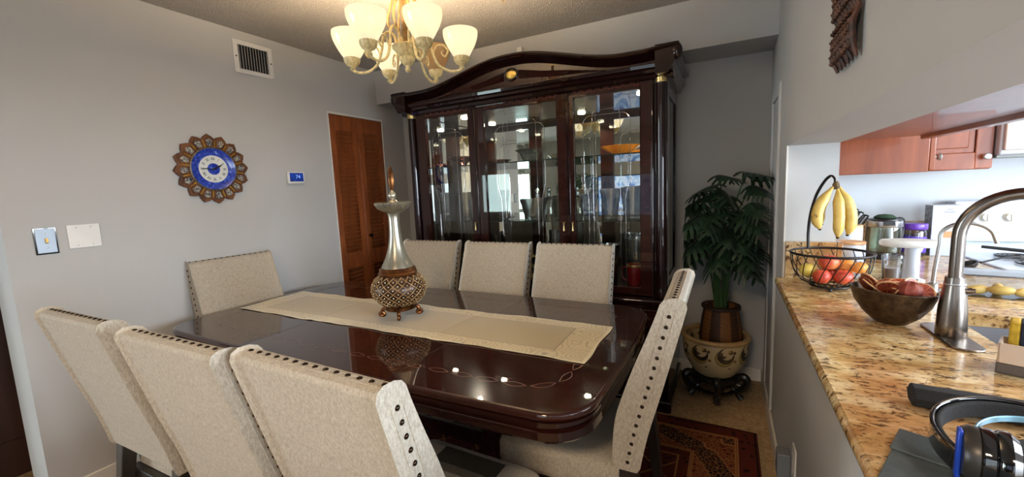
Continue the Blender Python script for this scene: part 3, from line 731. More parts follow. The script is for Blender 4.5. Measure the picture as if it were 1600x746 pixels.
ware('crystal_vase', 'tall cut crystal vase on the middle shelf behind the left door', 'vase', cutvase(.215, .042, .075, 12), MT['crystal'], (-1.83, 2.78, S1+.001))
lt = MB()
for ring_, n_, r_0, r_1, z_ in ((0, 8, .02, .075, .022), (1, 8, .015, .055, .045), (2, 6, .008, .03, .055)):
    for k in range(n_):
        a = 2*pi*(k+.5*ring_)/n_; c_, s_ = cos(a), sin(a)
        P = [(r_0, 0, .004), ((r_0+r_1)/2, .014, z_*.5), (r_1, 0, z_), ((r_0+r_1)/2, -.014, z_*.5), ((r_0+r_1)/2, 0, z_*.5-.006)]
        P = [(p[0]*c_-p[1]*s_, p[0]*s_+p[1]*c_, p[2]) for p in P]; lt.raw(P, [(0, 1, 4), (1, 2, 4), (2, 3, 4), (3, 0, 4), (0, 3, 2, 1)])
ware('lotus_candle_holder', 'small crystal lotus candle holder on the middle shelf', 'candle holder', lt, MT['crystal'], (-1.47, 2.76, S1+.004), smooth=False)
gz = 'cut crystal on the middle shelf'
ware('crystal_bowl', 'large deep cut crystal bowl on the middle shelf behind the centre door', 'bowl', cutvase(.15, .07, .105, 16), MT['crystal'], (-1.24, 2.76, S1+.001), gz)
ware('crystal_bowl', 'second deep cut crystal bowl, right beside the door stile on the middle shelf', 'bowl', cutvase(.155, .06, .09, 14), MT['crystal'], (-1.03, 2.78, S1+.001), gz)
for x_, s_ in ((-1.30, 'left'), (-1.06, 'right')):
    d_ = thing('crystal_decanter', 'stoppered crystal decanter standing behind the %s deep bowl' % s_, 'decanter', (x_, 2.96, S1+.001))
    MB().lathe([(.045, 0), (.05, .01), (.052, .11), (.03, .14), (.016, .15), (.015, .18), (.022, .186)], 16, fn=cut(8, .02)).build('body', MT['crystal'], d_)
    MB().sphere((0, 0, .204), .02, 10).build('stopper', MT['crystal'], d_, smooth=False)
ware('crystal_vase', 'cut crystal vase on the middle shelf, left one behind the right door', 'vase', cutvase(.20, .045, .068, 14), MT['crystal'], (-.69, 2.78, S1+.001), gz)
ware('crystal_vase', 'cut crystal vase on the middle shelf, right one behind the right door', 'vase', cutvase(.21, .045, .066, 12), MT['crystal'], (-.545, 2.80, S1+.001), gz)
ware('crystal_vase', 'tall crystal vase on the cabinet floor behind the right chair', 'vase', cutvase(.27, .05, .07, 12), MT['crystal'], (-.70, 2.76, S0+.001))
ware('crystal_vase', 'wide crystal vase on the cabinet floor behind the red mug', 'vase', cutvase(.29, .055, .075, 14), MT['crystal'], (-.56, 2.95, S0+.001))
mg = thing('red_mug', 'red mug with gold rim on the cabinet floor behind the right door', 'mug', (-.535, 2.76, S0+.001))
red = mat('red_glaze', '#8e1d26', .2, coat=1)
MB().lathe([(.035, 0), (.042, .01), (.048, .11), (.050, .14), (.046, .14), (.042, .02), (.001, .015)], 28).build('body', red, mg)
MB().tube(catmull([(-.046, 0, .12), (-.075, 0, .115), (-.082, 0, .07), (-.065, 0, .035), (-.042, 0, .03)], 5), .006, 8).build('handle', red, mg)
MB().lathe([(.0505, .128), (.0515, .134), (.051, .142), (.046, .142)], 28, closed=True).build('gold_rim', MT['gold'], mg)
for i, (x_, h_) in enumerate(((-1.95, .24), (-1.86, .27))):
    fg = thing('figurine', 'dark standing bird figurine on the cabinet floor, %s of the pair' % ('left' if i == 0 else 'right'), 'figurine', (x_, 2.78, S0+.001))
    MB().lathe([(.04, 0), (.042, .012), (.02, .02)], 20).build('stand', MT['blackgloss'], fg)
    MB().tube(catmull([(0, 0, .018), (-.01, 0, h_*.4), (.012, 0, h_*.7), (0, 0, h_*.93)], 6), [.02+.018*sin(pi*k/18)*(1-k/30) for k in range(19)], 10).sphere((.004, 0, h_*.97), .021, 12).tube([(.02, 0, h_*.97), (.045, 0, h_*.95)], [.008, .002], 6).build('body', MT['bronze'], fg)
cs = thing('carousel_ornament', 'ornate gold and crystal tiered ornament seen between two far chairs', 'ornament', (-1.30, 2.78, S0+.001))
MB().lathe([(.06, 0), (.065, .01), (.03, .02), (.012, .03), (.010, .07), (.05, .08), (.055, .09), (.012, .095), (.010, .15), (.045, .16), (.008, .19), (.001, .22)], 24, fn=lambda a, j: 1+.12*cos(9*a)).build('tiers', MT['gold'], cs)
cv = thing('crystal_goblet', 'tall crystal goblet on the cabinet floor left of the centre stile', 'goblet', (-1.10, 2.80, S0+.001))
MB().lathe([(.04, 0), (.038, .006), (.008, .02), (.007, .14), (.03, .18), (.045, .26), (.044, .36), (.041, .36), (.04, .26), (.01, .185)], 20, fn=cut(10, .015)).build('bowl', MT['crystal'], cv)
ware('glass_candlestick', 'crystal candlestick on the cabinet floor beside the tall goblet', 'candlestick', MB().lathe([(.04, 0), (.012, .015), (.02, .05), (.01, .09), (.02, .14), (.012, .2), (.024, .25), (.02, .26)], 12, fn=cut(6, .06)), MT['crystal'], (-1.20, 2.90, S0+.001))

# ------------------------------------------------------------------ chandelier
LX, LY, CB = -1.305, 1.556, 1.944
chd = thing('chandelier', 'cream scrolled chandelier with six alabaster glass shades above the table', 'chandelier', (LX, LY, 0))
col_ = MB().lathe([(.028, 2.43), (.060, 2.435), (.062, 2.418), (.03, 2.40), (.012, 2.39)], 24).build('canopy', MT['cream'], chd)
MB().lathe([(.012, 2.395), (.011, 2.33), (.024, 2.31), (.012, 2.29), (.014, 2.12), (.018, 2.10), (.012, 2.08), (.016, 2.05)], 20).build('centre_column', MT['creamgold'], chd)
MB().lathe([(.016, 2.05), (.054, 2.046), (.064, 2.040), (.060, 2.032), (.044, 2.012), (.038, 1.996), (.032, 1.992)], 40, fn=lambda a, j: 1+.05*cos(14*a)).build('hub_bowl', MT['cream'], chd)
MB().lathe([(.032, 1.996), (.035, 1.990), (.031, 1.976), (.022, 1.964), (.010, 1.956), (.009, 1.945), (.013, 1.938), (.010, 1.931), (.002, 1.926)], 30, fn=lambda a, j: 1+.06*cos(12*a)).build('finial', MT['cream'], chd)
def alabaster(name, em, tint, lit):
    t = NT(name); n = t.noise(t.co(), 9, 4, .6, 1.0); c = t.ramp(n, [(.3, srgb(tint[0])), (.7, srgb(tint[1]))])
    t.n.remove(t.b); tl = t.add('ShaderNodeBsdfTranslucent'); df = t.add('ShaderNodeBsdfDiffuse'); t.ln(c, tl.inputs[0]); t.ln(c, df.inputs[0])
    m1 = t.add('ShaderNodeMixShader'); m1.inputs[0].default_value = .55; t.ln(df.outputs[0], m1.inputs[1]); t.ln(tl.outputs[0], m1.inputs[2])
    gl = t.add('ShaderNodeBsdfGlossy'); gl.inputs['Roughness'].default_value = .15
    m2 = t.add('ShaderNodeMixShader'); m2.inputs[0].default_value = .06; t.ln(m1.outputs[0], m2.inputs[1]); t.ln(gl.outputs[0], m2.inputs[2])
    e = t.add('ShaderNodeEmission'); e.inputs[0].default_value = srgb('#fff4d6' if lit else '#e8c890'); e.inputs[1].default_value = em
    a = t.add('ShaderNodeAddShader'); t.ln(m2.outputs[0], a.inputs[0]); t.ln(e.outputs[0], a.inputs[1]); t.ln(a.outputs[0], t.out.inputs[0]); return t.m
LIT = alabaster('lit_alabaster', .44, ('#8a8068', '#9c9480'), True); DIM = alabaster('dim_alabaster', .04, ('#b89a70', '#c4aa80'), False)
for k, deg in enumerate((-87, -33, -149, 34, 152, 96)):
    a = R(deg); mx = Matrix.Rotation(a, 4, 'Z'); lit = deg != 96
    arm = MB(); rr = .246
    P = catmull([(.045, 0, 2.045), (.050, 0, 2.085), (.075, 0, 2.105), (.100, 0, 2.085), (.110, 0, 2.03), (.135, 0, 1.965), (.180, 0, 1.934), (.225, 0, 1.932), (rr, 0, 1.944)], 6)
    arm.tube(P, .0062, 8, mx=mx)
    P = catmull([(.118, 0, 2.005), (.135, 0, 2.04), (.165, 0, 2.045), (.185, 0, 2.02), (.17, 0, 1.995), (.155, 0, 2.012), (.165, 0, 2.022)], 5); arm.tube(P, [.0048]*20+[.003]*(len(P)-20), 6, mx=mx)
    am = arm.build('arm', MT['cream'], chd)
    up = catmull([(.055, 0, 2.09), (.075, 0, 2.15), (.055, 0, 2.22), (.035, 0, 2.28), (.06, 0, 2.33), (.10, 0, 2.30), (.09, 0, 2.265), (.072, 0, 2.28)], 5)
    MB().tube(up, .005, 6, mx=mx).build('upper_scroll', MT['creamgold'], am)
    c = (rr*cos(a), rr*sin(a), 0)
    MB().lathe([(.008, 1.940), (.013, 1.946), (.009, 1.952), (.012, 1.958), (.025, 1.964), (.033, 1.978), (.0355, 1.992), (.033, 1.995)], 30, c, fn=lambda q, j: 1+(.05*cos(14*q) if j > 3 else 0)).build('shade_cup', MT['cream'], am)
    sp = [(.030, 1.992), (.038, 2.002), (.050, 2.022), (.063, 2.046), (.073, 2.070), (.0775, 2.090), (.0775, 2.106)]
    sp = [(p.x, p.y) for p in catmull([(x, z, 0) for x, z in sp], 3)]
    MB().lathe(sp, 36, c, caps=False).build('glass_shade', LIT if lit else DIM, am, solid=.003)
    if lit:
        bl = MB().sphere((c[0], c[1], 2.052), .020, 12, sc=(1, 1, 1.25)).build('bulb', mat('warm_bulb', '#fff0cc', .5, emit=14), am)
        l = bpy.data.lights.new('bulb_light', 'POINT'); l.energy = 15.5; l.color = (1.0, .74, .46); l.shadow_soft_size = .022
        o = bpy.data.objects.new('bulb_light', l); COL.objects.link(o); o.parent = am; o.location = (c[0], c[1], 2.080)
# extra scrolls between the cups like ribbons
# ------------------------------------------------------------------ on the left wall
wc = thing('wall_clock', 'round wall clock with blue and white dial in a carved petal frame', 'clock', (XL, 1.432, 1.572), rot=(0, 0, 0))
TL = -.0
copper = mat('carved_walnut', '#7a4c2a', .4, .25, col2='#4c2c18', ns=24, bump=(60, .3)); goldm = mat('old_gold', '#b98a3a', .35, .7, col2='#8a5c22', ns=40)
mos = NT('mosaic_silver_blue'); v = mos.vor(mos.co(), 160, out=1); mos.ln(mos.ramp(v, [(.2, srgb('#1c2138')), (.5, srgb('#6d6e6c')), (.8, srgb('#b5ae9c'))]), mos.b.inputs['Base Color']); mos.b.inputs['Roughness'].default_value = .3; mosaic = mos.m
blue = NT('blue_enamel'); v = blue.noise(blue.co(), 70, 3); blue.ln(blue.ramp(v, [(.35, srgb('#1b2a86')), (.6, srgb('#3550b8')), (.75, srgb('#7f95d8'))]), blue.b.inputs['Base Color']); blue.b.inputs['Roughness'].default_value = .2; blue = blue.m
# clock plane: local x out of the wall, y along the wall, z up
NP = 16; RO = .207
def pet(rr, k, w_):  # pentagon petal polygon in (y,z)
    a = 2*pi*k/NP+.06; 
    pts = [(rr[0], -w_*.62), (rr[1], -w_), (rr[2], 0), (rr[1], w_), (rr[0], w_*.62)]
    return [(p*cos(a)-q*sin(a), p*sin(a)+q*cos(a)) for p, q in pts]
ol = []
for k in range(NP):
    a = 2*pi*k/NP+.06
    ol.append((.180*cos(a-.5*2*pi/NP), .180*sin(a-.5*2*pi/NP))); ol.append((.192*cos(a-.32*2*pi/NP), .192*sin(a-.32*2*pi/NP))); ol.append((RO*cos(a), RO*sin(a))); ol.append((.192*cos(a+.32*2*pi/NP), .192*sin(a+.32*2*pi/NP)))
MB().prism(ol, .002, .018, 'x').build('petal_frame', copper, wc, bevel=.003)
for k in range(NP):
    pt = MB().prism(pet((.128, .170, .188), k, .027), .018, .023, 'x').build('petal', copper, wc, bevel=.002)
    MB().prism(pet((.136, .168, .179), k, .017), .023, .0245, 'x').build('petal_inset', mosaic, pt)
    a = 2*pi*(k+.5)/NP+.06
    MB().box((.021, .150*cos(a), .150*sin(a)), (.006, .042, .009), (a, 0, 0)).build('gold_bar', goldm, pt, bevel=.001)
RY = (0, R(90), 0)
MB().lathe([(.122, .010), (.129, .018), (.129, .026), (.123, .030), (.118, .024)], 64, rot=RY, closed=True).build('beaded_rim', mat('beaded_pewter', '#8d8578', .4, .6, col2='#5d564c', ns=90), wc)
MB().lathe([(.001, .016), (.080, .018), (.108, .022), (.121, .028), (.119, .012), (.001, .008)], 64, rot=RY).build('blue_plate', blue, wc)
MB().lathe([(.001, .0192), (.080, .0200), (.080, .018), (.001, .018)], 64, rot=RY).build('dial', mat('white_dial', '#d4d6d0', .35), wc)
MB().lathe([(.001, .0212), (.034, .0212), (.034, .0195), (.001, .0195)], 48, rot=RY).build('dial_centre', blue, wc)
num = MB()
for i, s_ in enumerate(('XII', 'I', 'II', 'III', 'IIII', 'V', 'VI', 'VII', 'VIII', 'IX', 'X', 'XI')):
    vs, fs = text_mesh(s_, .024, '', None, None, None)
    a = -2*pi*i/12    # clockwise as seen from the room (from +x looking to -x, right = +y)
    mxx = Matrix(((0, 0, 1, .0205), (1, 0, 0, 0), (0, 1, 0, 0), (0, 0, 0, 1))) @ Matrix.Rotation(a, 4, 'Z') @ Matrix.Translation((0, .060, 0)) @ Matrix.Diagonal((.75, 1, 1, 1))
    num.raw(vs, fs, mxx)
num.build('numerals', MT['black'], wc, smooth=False)
def hand(L_, w_, ang, x):
    c_, s_ = cos(ang), sin(ang); P = [(-.015, -w_*.5), (L_*.6, -w_), (L_, 0), (L_*.6, w_), (-.015, w_*.5)]
    return MB().prism([(p*s_+q*c_, p*c_-q*s_) for p, q in P], x, x+.0012, 'x')
hand(.060, .005, R(62), .0225).build('hour_hand', MT['black'], wc); hand(.074, .003, R(272), .0242).build('minute_hand', MT['black'], wc)
MB().lathe([(.007, .021), (.006, .027), (.001, .028)], 16, rot=RY).build('hub', MT['black'], wc)

vt = thing('air_vent', 'white square air vent grille high on the left wall', 'vent', (XL, 1.763, 2.281))
hw_, hh_ = .127, .100
MB().b2((.001, -hw_, -hh_), (.010, -hw_+.030, hh_)).b2((.001, hw_-.030, -hh_), (.010, hw_, hh_)).b2((.001, -hw_+.03, hh_-.026), (.010, hw_-.03, hh_)).b2((.001, -hw_+.03, -hh_), (.010, hw_-.03, -hh_+.026)).build('frame', MT['plastic'], vt, bevel=.003)
MB().b2((.0005, -hw_+.03, -hh_+.026), (.0015, hw_-.03, hh_-.026)).build('duct', MT['black'], vt)
for i in range(11):
    MB().box((.006, -hw_+.038+(2*hw_-.076)*i/10, 0), (.010, .0016, 2*hh_-.054), (0, 0, R(-33))).build('louvre', MT['plastic'], vt)
for s in (-1, 1): MB().lathe([(.005, 0), (.004, .0015), (.0005, .002)], 10, (.010, s*(hw_-.014), -.002), RY).build('screw', MT['bronze'], vt)

th = thing('thermostat', 'small thermostat with lit blue screen on the left wall', 'thermostat', (XL, 1.967, 1.521))
MB().b2((.001, -.064, -.042), (.024, .064, .042)).build('housing', MT['plastic'], th, bevel=.006)
scr = MB().b2((.024, -.052, -.026), (.0255, .052, .034)).build('screen', mat('blue_screen', '#12307e', .2, col2='#0b1a50', ns=20, emit=.6), th)
vs, fs = text_mesh('74', .036, '', None, None, None); MB().raw(vs, fs, Matrix(((0, 0, 1, .0262), (1, 0, 0, .01), (0, 1, 0, .006), (0, 0, 0, 1)))).build('digits', mat('screen_digits', '#7fa0f0', .4, emit=.8), scr, smooth=False)
sw = thing('light_switch', 'steel rimmed single light switch plate on the left wall', 'light switch', (XL, .699, 1.234))
MB().b2((.001, -.037, -.060), (.005, .037, .060)).build('back_plate', MT['blackgloss'], sw, bevel=.001)
MB().b2((.005, -.032, -.054), (.008, .032, .056)).build('plate', mat('polished_steel', '#a9b2bc', .5, .8), sw, bevel=.002)
MB().box((.012, 0, .002), (.012, .009, .022), (0, R(-20), 0)).build('toggle', MT['brass'], sw, bevel=.001)
for z in (-.03, .036): MB().lathe([(.004, 0), (.003, .0015), (.0005, .002)], 10, (.008, 0, z), RY).build('screw', MT['steel2'], sw)
bp = thing('blank_wall_plate', 'white blank double wall plate right of the steel switch', 'wall plate', (XL, .829, 1.243))
MB().b2((.001, -.058, -.056), (.006, .058, .056)).build('plate', MT['plastic'], bp, bevel=.002)
for y in (-.026, .026):
    for z in (-.042, .042): MB().lathe([(.0035, 0), (.0025, .0012), (.0005, .0015)], 10, (.006, y, z), RY).build('screw', MT['steel2'], bp)
# ceiling hook, alarm sensor
hk = MB().lathe([(.012, 2.44), (.010, 2.434), (.002, 2.43)], 14).tube(catmull([(0, 0, 2.434), (0, 0, 2.415), (.012, 0, 2.402), (.020, 0, 2.414)], 5), .0022, 6).build('ceiling_hook', MT['brass'])
hk.location = (-1.13, 2.18, 0); tag(hk, 'small brass hook screwed into the textured ceiling', 'hook')
sn = thing('motion_sensor', 'small white sensor on the soffit above the cabinet crown', 'sensor', (-1.335, 2.83, 2.345))
MB().b2((-.022, -.022, -.045), (.022, -.001, .035)).build('body', MT['plastic'], sn, bevel=.006)
MB().b2((-.014, -.026, -.03), (.014, -.022, 0)).build('lens', MT['white'], sn, bevel=.003)
# woven hanging on the right wall
whg = thing('woven_wall_hanging', 'brown fringed woven wicker hanging high on the right wall', 'wall hanging', (XR, 1.20, 1.62))
wick = mat('brown_wicker', '#5a3420', .6, col2='#2c1810', ns=40, bump=(90, .5)); 
for k in range(4):
    b = MB(); z0_ = .0+.098*k
    for i in range(17):
        y = -.085+.17*i/16; zb = z0_+(.012*((i*7) % 3)/2 if k == 0 else 0)
        b.tube([(-.010, y, zb), (-.018-.004*(i % 2), y, zb+.03), (-.016-.004*((i+1) % 2), y, z0_+.07), (-.010, y, z0_+.102)], [.0035, .0062, .0062, .0050], 6)
    for j in range(5): b.tube([(-.020-.005*((i+j) % 2), -.087+.174*i/16, z0_+.022+.017*j) for i in range(17)], .0042, 5)
    b.build('woven_tier', wick, whg)
# outlet low on the right wall
ot = thing('wall_outlet', 'white wall outlet plate low on the right wall near the rug', 'outlet', (XR, 1.72, .335))
MB().b2((-.007, -.036, -.058), (-.001, .036, .058)).build('plate', MT['plastic'], ot, bevel=.002)
for z in (-.02, .02): MB().b2((-.009, -.016, z-.014), (-.007, .016, z+.014)).build('socket', MT['white'], ot, bevel=.002)
ad = thing('power_adapter', 'grey power adapter box low on the right wall beside the rug', 'adapter', (XR-.001, 1.84, .25))
MB().b2((-.045, -.03, -.05), (-.0, .03, .05)).build('housing', mat('grey_plastic', '#6e7276', .5), ad, bevel=.004)
for y in (-.008, .008): MB().b2((-.0465, y-.002, -.01), (-.045, y+.002, .004)).build('slot', MT['black'], ad)

# ------------------------------------------------------------------ plant corner
PX, PY = -.052, 2.835
st = thing('carved_plant_stand', 'low black carved wooden stand under the painted planter', 'plant stand', (PX, PY, 0))
ebony = mat('ebonised_wood', '#120e0c', .35, col2='#0b0908', ns=20, coat=.4)
MB().lathe([(.001, .128), (.135, .128), (.14, .135), (.14, .150), (.125, .155), (.001, .150)], 40).build('top_ring', ebony, st)
for k in range(5):
    a = 2*pi*k/5-pi/2+.12
    P = catmull([(.12, 0, .135), (.165, 0, .165), (.185, 0, .135), (.165, 0, .085), (.135, 0, .055), (.145, 0, .03), (.158, 0, .019)], 5)
    lg = MB().tube(P, [.024]*10+[.019]*(len(P)-10), 8, mx=Matrix.Rotation(a, 4, 'Z')); 
    P = catmull([(.148, 0, .10), (.115, 0, .105), (.10, 0, .08), (.12, 0, .065), (.13, 0, .08)], 4); lg.tube(P, .009, 6, mx=Matrix.Rotation(a, 4, 'Z'))
    lg.build('leg', ebony, st)
MB().lathe([(.10, .045), (.118, .05), (.118, .062), (.10, .066)], 30, closed=True).build('lower_ring', ebony, st)
# painted planter
t = NT('painted_ceramic'); co = t.co(); X, Y, Z = t.sep(co); ang = t.math('ARCTAN2', Y, X)
u = t.math('MULTIPLY', ang, .19)             # arc length
per = .1492
uu = t.math('SUBTRACT', t.math('MULTIPLY', t.math('FRACT', t.math('DIVIDE', t.math('ADD', u, 3.0), per)), per), per/2)
def disc(cu, cz, r, r2=None):
    dd = t.math('SQRT', t.math('ADD', t.math('POWER', t.math('SUBTRACT', uu, cu), 2.0), t.math('POWER', t.math('SUBTRACT', Z, cz), 2.0)))
    return t.math('LESS_THAN', dd, r)
c = srgb('#c9b58a'); c = t.mix(disc(.0, .165, .056), c, srgb('#8d7b4e')); c = t.mix(disc(.004, .171, .050), c, srgb('#b8a050')); c = t.mix(disc(.008, .180, .050), c, srgb('#2a2020')); c = t.mix(disc(.014, .194, .036), c, srgb('#c9b58a'))
c = t.mix(disc(-.008, .186, .019), c, srgb('#2a2020')); c = t.mix(disc(.002, .195, .014), c, srgb('#c9b58a')); c = t.mix(disc(.034, .205, .013), c, srgb('#2a2020')); c = t.mix(disc(.030, .209, .008), c, srgb('#c08a3c'))
c = t.mix(disc(.065, .145, .009), c, srgb('#7a4a2a')); c = t.mix(disc(.060, .200, .009), c, srgb('#5a3a22')); c = t.mix(disc(.040, .095, .007), c, srgb('#5a3a22'))
c = t.mix(t.ramp(t.noise(co, 14, 4), [(.4, (0, 0, 0, 1)), (.75, (.25, .25, .25, 1))]), c, srgb('#a88d5c'))
t.ln(c, t.b.inputs['Base Color']); t.b.inputs['Roughness'].default_value = .35; t.b.inputs['Coat Weight'].default_value = .3
pn = thing('painted_planter', 'cream ceramic bowl planter painted with dark scrolls on the black stand', 'planter', (PX, PY, .155))
bp_ = catmull([(.085, 0, 0), (.115, .012, 0), (.150, .060, 0), (.178, .120, 0), (.187, .170, 0), (.188, .215, 0), (.184, .235, 0)], 4)
inn = catmull([(.172, .235, 0), (.172, .17, 0), (.14, .06, 0), (.08, .02, 0), (.001, .018, 0)], 4)
bowl = MB().lathe([(p.x, p.y) for p in bp_]+[(p.x, p.y) for p in inn], 56).build('bowl', t.m, pn)
MB().lathe([(.168, .232), (.186, .232), (.200, .240), (.203, .252), (.196, .262), (.180, .264), (.168, .256)], 56, closed=True).build('rim', mat('glazed_cream_rim', '#b99a68', .35, col2='#a98654', ns=14, coat=.3), pn)
# woven pot with monstera
mp = thing('monstera_plant', 'tall dark green monstera plant in a woven brown pot, in the corner', 'potted plant', (PX+.03, PY, .176))
t = NT('woven_two_tone'); co = t.co(); X, Y, Z = t.sep(co); ang = t.math('ARCTAN2', Y, X)
seg_ = t.math('GREATER_THAN', t.math('FRACT', t.math('MULTIPLY', ang, 6/(2*pi))), .5)
ck = t.add('ShaderNodeTexChecker'); t.ln(co, ck.inputs[0]); ck.inputs['Scale'].default_value = 110
ca = t.mix(seg_, srgb('#4a2f1c'), srgb('#8a5a2c')); cb = t.mix(.55, ca, srgb('#1c100a')); t.ln(t.mix(ck.outputs[1], ca, cb), t.b.inputs['Base Color']); t.b.inputs['Roughness'].default_value = .6; t.bump(ck.outputs[1], .5, .002)
pot = MB().lathe([(.075, 0), (.09, .02), (.118, .16), (.122, .24), (.108, .35), (.098, .40), (.106, .415), (.104, .425), (.092, .425), (.09, .38), (.001, .37)], 12).build('woven_pot', t.m, mp, bevel=.003)
MB().lathe([(.098, .405), (.112, .412), (.112, .426), (.092, .430)], 24, closed=True).build('pot_rim', mat('dark_rattan', '#2c1c12', .6), pot)
lfm = NT('monstera_leaf'); n = lfm.noise(lfm.co(), 18, 3); lfm.ln(lfm.ramp(n, [(.35, srgb('#122114')), (.7, srgb('#233a27'))]), lfm.b.inputs['Base Color']); lfm.b.inputs['Roughness'].default_value = .38; LEAF = lfm.m
stemm = mat('green_stem', '#3b5a34', .5, col2='#2c4628')
def leaf(b, base, dirv, L, Wd, droop, tilt):
    d = Vector(dirv).normalized(); side = d.cross(Vector((0, 0, 1))).normalized(); nrm = side.cross(d).normalized()
    side = (Quaternion(d, tilt) @ side); nrm = (Quaternion(d, tilt) @ nrm); base = Vector(base)
    def P(u, x):   # u along the midrib (0..1), x sideways in metres; blade arches down at the tip and edges
        return base+d*(L*(u-.14))-Vector((0, 0, 1))*droop*.7*max(0, u)**2*L+side*x-nrm*(.55*x*x/max(Wd, .01)+.06*abs(x))
    n = 10; vs = []; fs = []                       # web along the midrib
    for i in range(n+1):
        u = .02+.96*i/n; w = Wd*.78*sin(pi*min(1, u+.03)**.8)+.002
        vs += [P(u, -w), P(u, 0), P(u, w)]
    for i in range(n):
        for q in (0, 1): fs.append((i*3+q, i*3+q+1, i*3+q+4, i*3+q+3))
    b.raw(vs, fs)
    for s_ in (-1, 1):                             # fingers
        for k in range(6):
            u0 = .03+.145*k; ln = Wd*(1.0, 1.15, 1.12, 1.0, .82, .58)[k]; fw = (-.10, .05, .14, .20, .24, .26)[k]; hw_ = .062
            pts = []
            for q, (t_, ww) in enumerate(((.25, .9), (.6, 1.0), (.88, .82), (1.0, .3))):
                uc = u0+hw_+fw*t_; x_ = s_*ln*t_; pts += [P(uc-hw_*ww, x_), P(uc+hw_*ww, x_)]
            b.raw(pts, [(2*q, 2*q+1, 2*q+3, 2*q+2) for q in range(3)])
fol = MB(); stm = MB(); random.seed(21)
def lfat(tip, L, dirxy, droop=.35, tilt=0):
    b0 = Vector((random.uniform(-.03, .03), random.uniform(-.03, .03), .37)); tip = Vector(tip)
    mid = b0.lerp(tip, .55)+Vector((0, 0, .10)); mid.x = b0.x+(tip.x-b0.x)*.35; mid.y = b0.y+(tip.y-b0.y)*.35
    stm.tube(catmull([b0, mid, tip], 8), [.006-.0022*i/16 for i in range(17)], 6)
    leaf(fol, tip, (dirxy[0], dirxy[1], -.15), L, L*.44, droop, tilt)
# local frame: x right (towards right wall at +.26), z from pot base (world z-.176)
LV = [((.12, -.02, 1.24), .20, (.9, -.35), .15), ((-.01, -.02, 1.23), .17, (.7, -.7), .1), ((.15, -.04, 1.16), .15, (.55, -.9), .5), ((.04, -.05, 1.10), .16, (-.6, -.8), .4),
      ((-.05, -.02, 1.12), .20, (-.8, -.5), .3), ((-.12, -.03, 1.06), .22, (-.95, -.25), .35), ((-.03, -.09, 1.03), .21, (-.3, -.95), .5), ((.08, -.08, 1.02), .20, (.5, -.85), .5),
      ((-.15, -.06, .95), .21, (-.9, -.4), .5), ((.02, -.12, .93), .22, (.1, -1), .6), ((.12, -.09, .92), .18, (.5, -.85), .6), ((-.09, -.12, .87), .21, (-.6, -.8), .6),
      ((-.18, -.02, .84), .19, (-1, .0), .55), ((.10, -.14, .82), .20, (.35, -.95), .7), ((-.02, -.15, .80), .20, (-.15, -1), .7), ((-.14, -.10, .76), .19, (-.8, -.6), .7),
      ((.13, -.10, .74), .17, (.4, -.9), .7), ((.04, -.13, .70), .17, (.3, -.95), .8), ((-.08, -.10, .70), .17, (-.5, -.85), .8), ((.10, .05, .98), .17, (.5, .6), .4), ((-.10, .06, 1.0), .18, (-.8, .5), .4),
      ((0, .08, .90), .17, (.0, 1), .4), ((.0, -.05, 1.14), .18, (.2, -.9), .4), ((.14, -.13, 1.06), .16, (.35, -.9), .5), ((-.19, -.10, .90), .17, (-.95, -.4), .6),
      ((.07, -.16, .88), .18, (.3, -.9), .6), ((-.04, -.17, .98), .17, (-.2, -1), .6), ((.15, -.14, .97), .15, (.3, -.9), .6)]
LV += [((-.10, -.14, 1.00), .20, (-.7, -.8), .5), ((-.17, -.06, .78), .2, (-.9, -.5), .6), ((.13, -.08, .84), .18, (.5, -.8), .6), ((-.06, -.03, 1.17), .18, (-.7, -.6), .3), ((.09, -.15, .78), .19, (.3, -.9), .7)]
LV = [q for q in LV if q[0][2] > .73]
for tip, L_, dd, dr_ in LV: lfat(tip, L_*.98, dd, dr_, random.uniform(-.4, .4))
XM = XR-.008-(PX+.03)
for v in fol.v: v.x = min(v.x, XM-.002*abs(v.x-XM)) if v.x > XM else v.x; v.y = min(v.y, BY-.02-PY)
XN = -.225-(PX+.03)
for v in fol.v:
    if v.x < XN and v.y > -.42: v.x = XN+.0008*abs(v.x-XN)
for v in stm.v: v.x = min(v.x, XM)
fo = fol.build('foliage', LEAF, mp, solid=.0012); stm.build('stems', stemm, mp)

# ------------------------------------------------------------------ kitchen: counter
SX0, SX1, SY0, SY1 = .645, 1.06, 1.10, 1.83      # sink cut-out
m = MB(); zt, zb = .914, .875
EX = .214
# granite as one connected slab with the sink hole
m.b2((EX, -.44, zb), (SX0, 1.10, zt)); m.b2((SX0, -.44, zb), (1.12, SY0, zt)); m.b2((EX, 1.10, zb), (SX0, SY1, zt)); m.b2((EX, SY1, zb), (1.12, JY-.002, zt)); m.b2((SX1, SY0, zb), (1.12, SY1, zt)); m.b2((.432, JY-.002, zb), (1.12, 3.295, zt))
ct = thing('granite_countertop', 'golden speckled granite kitchen countertop along the pass-through', 'countertop')
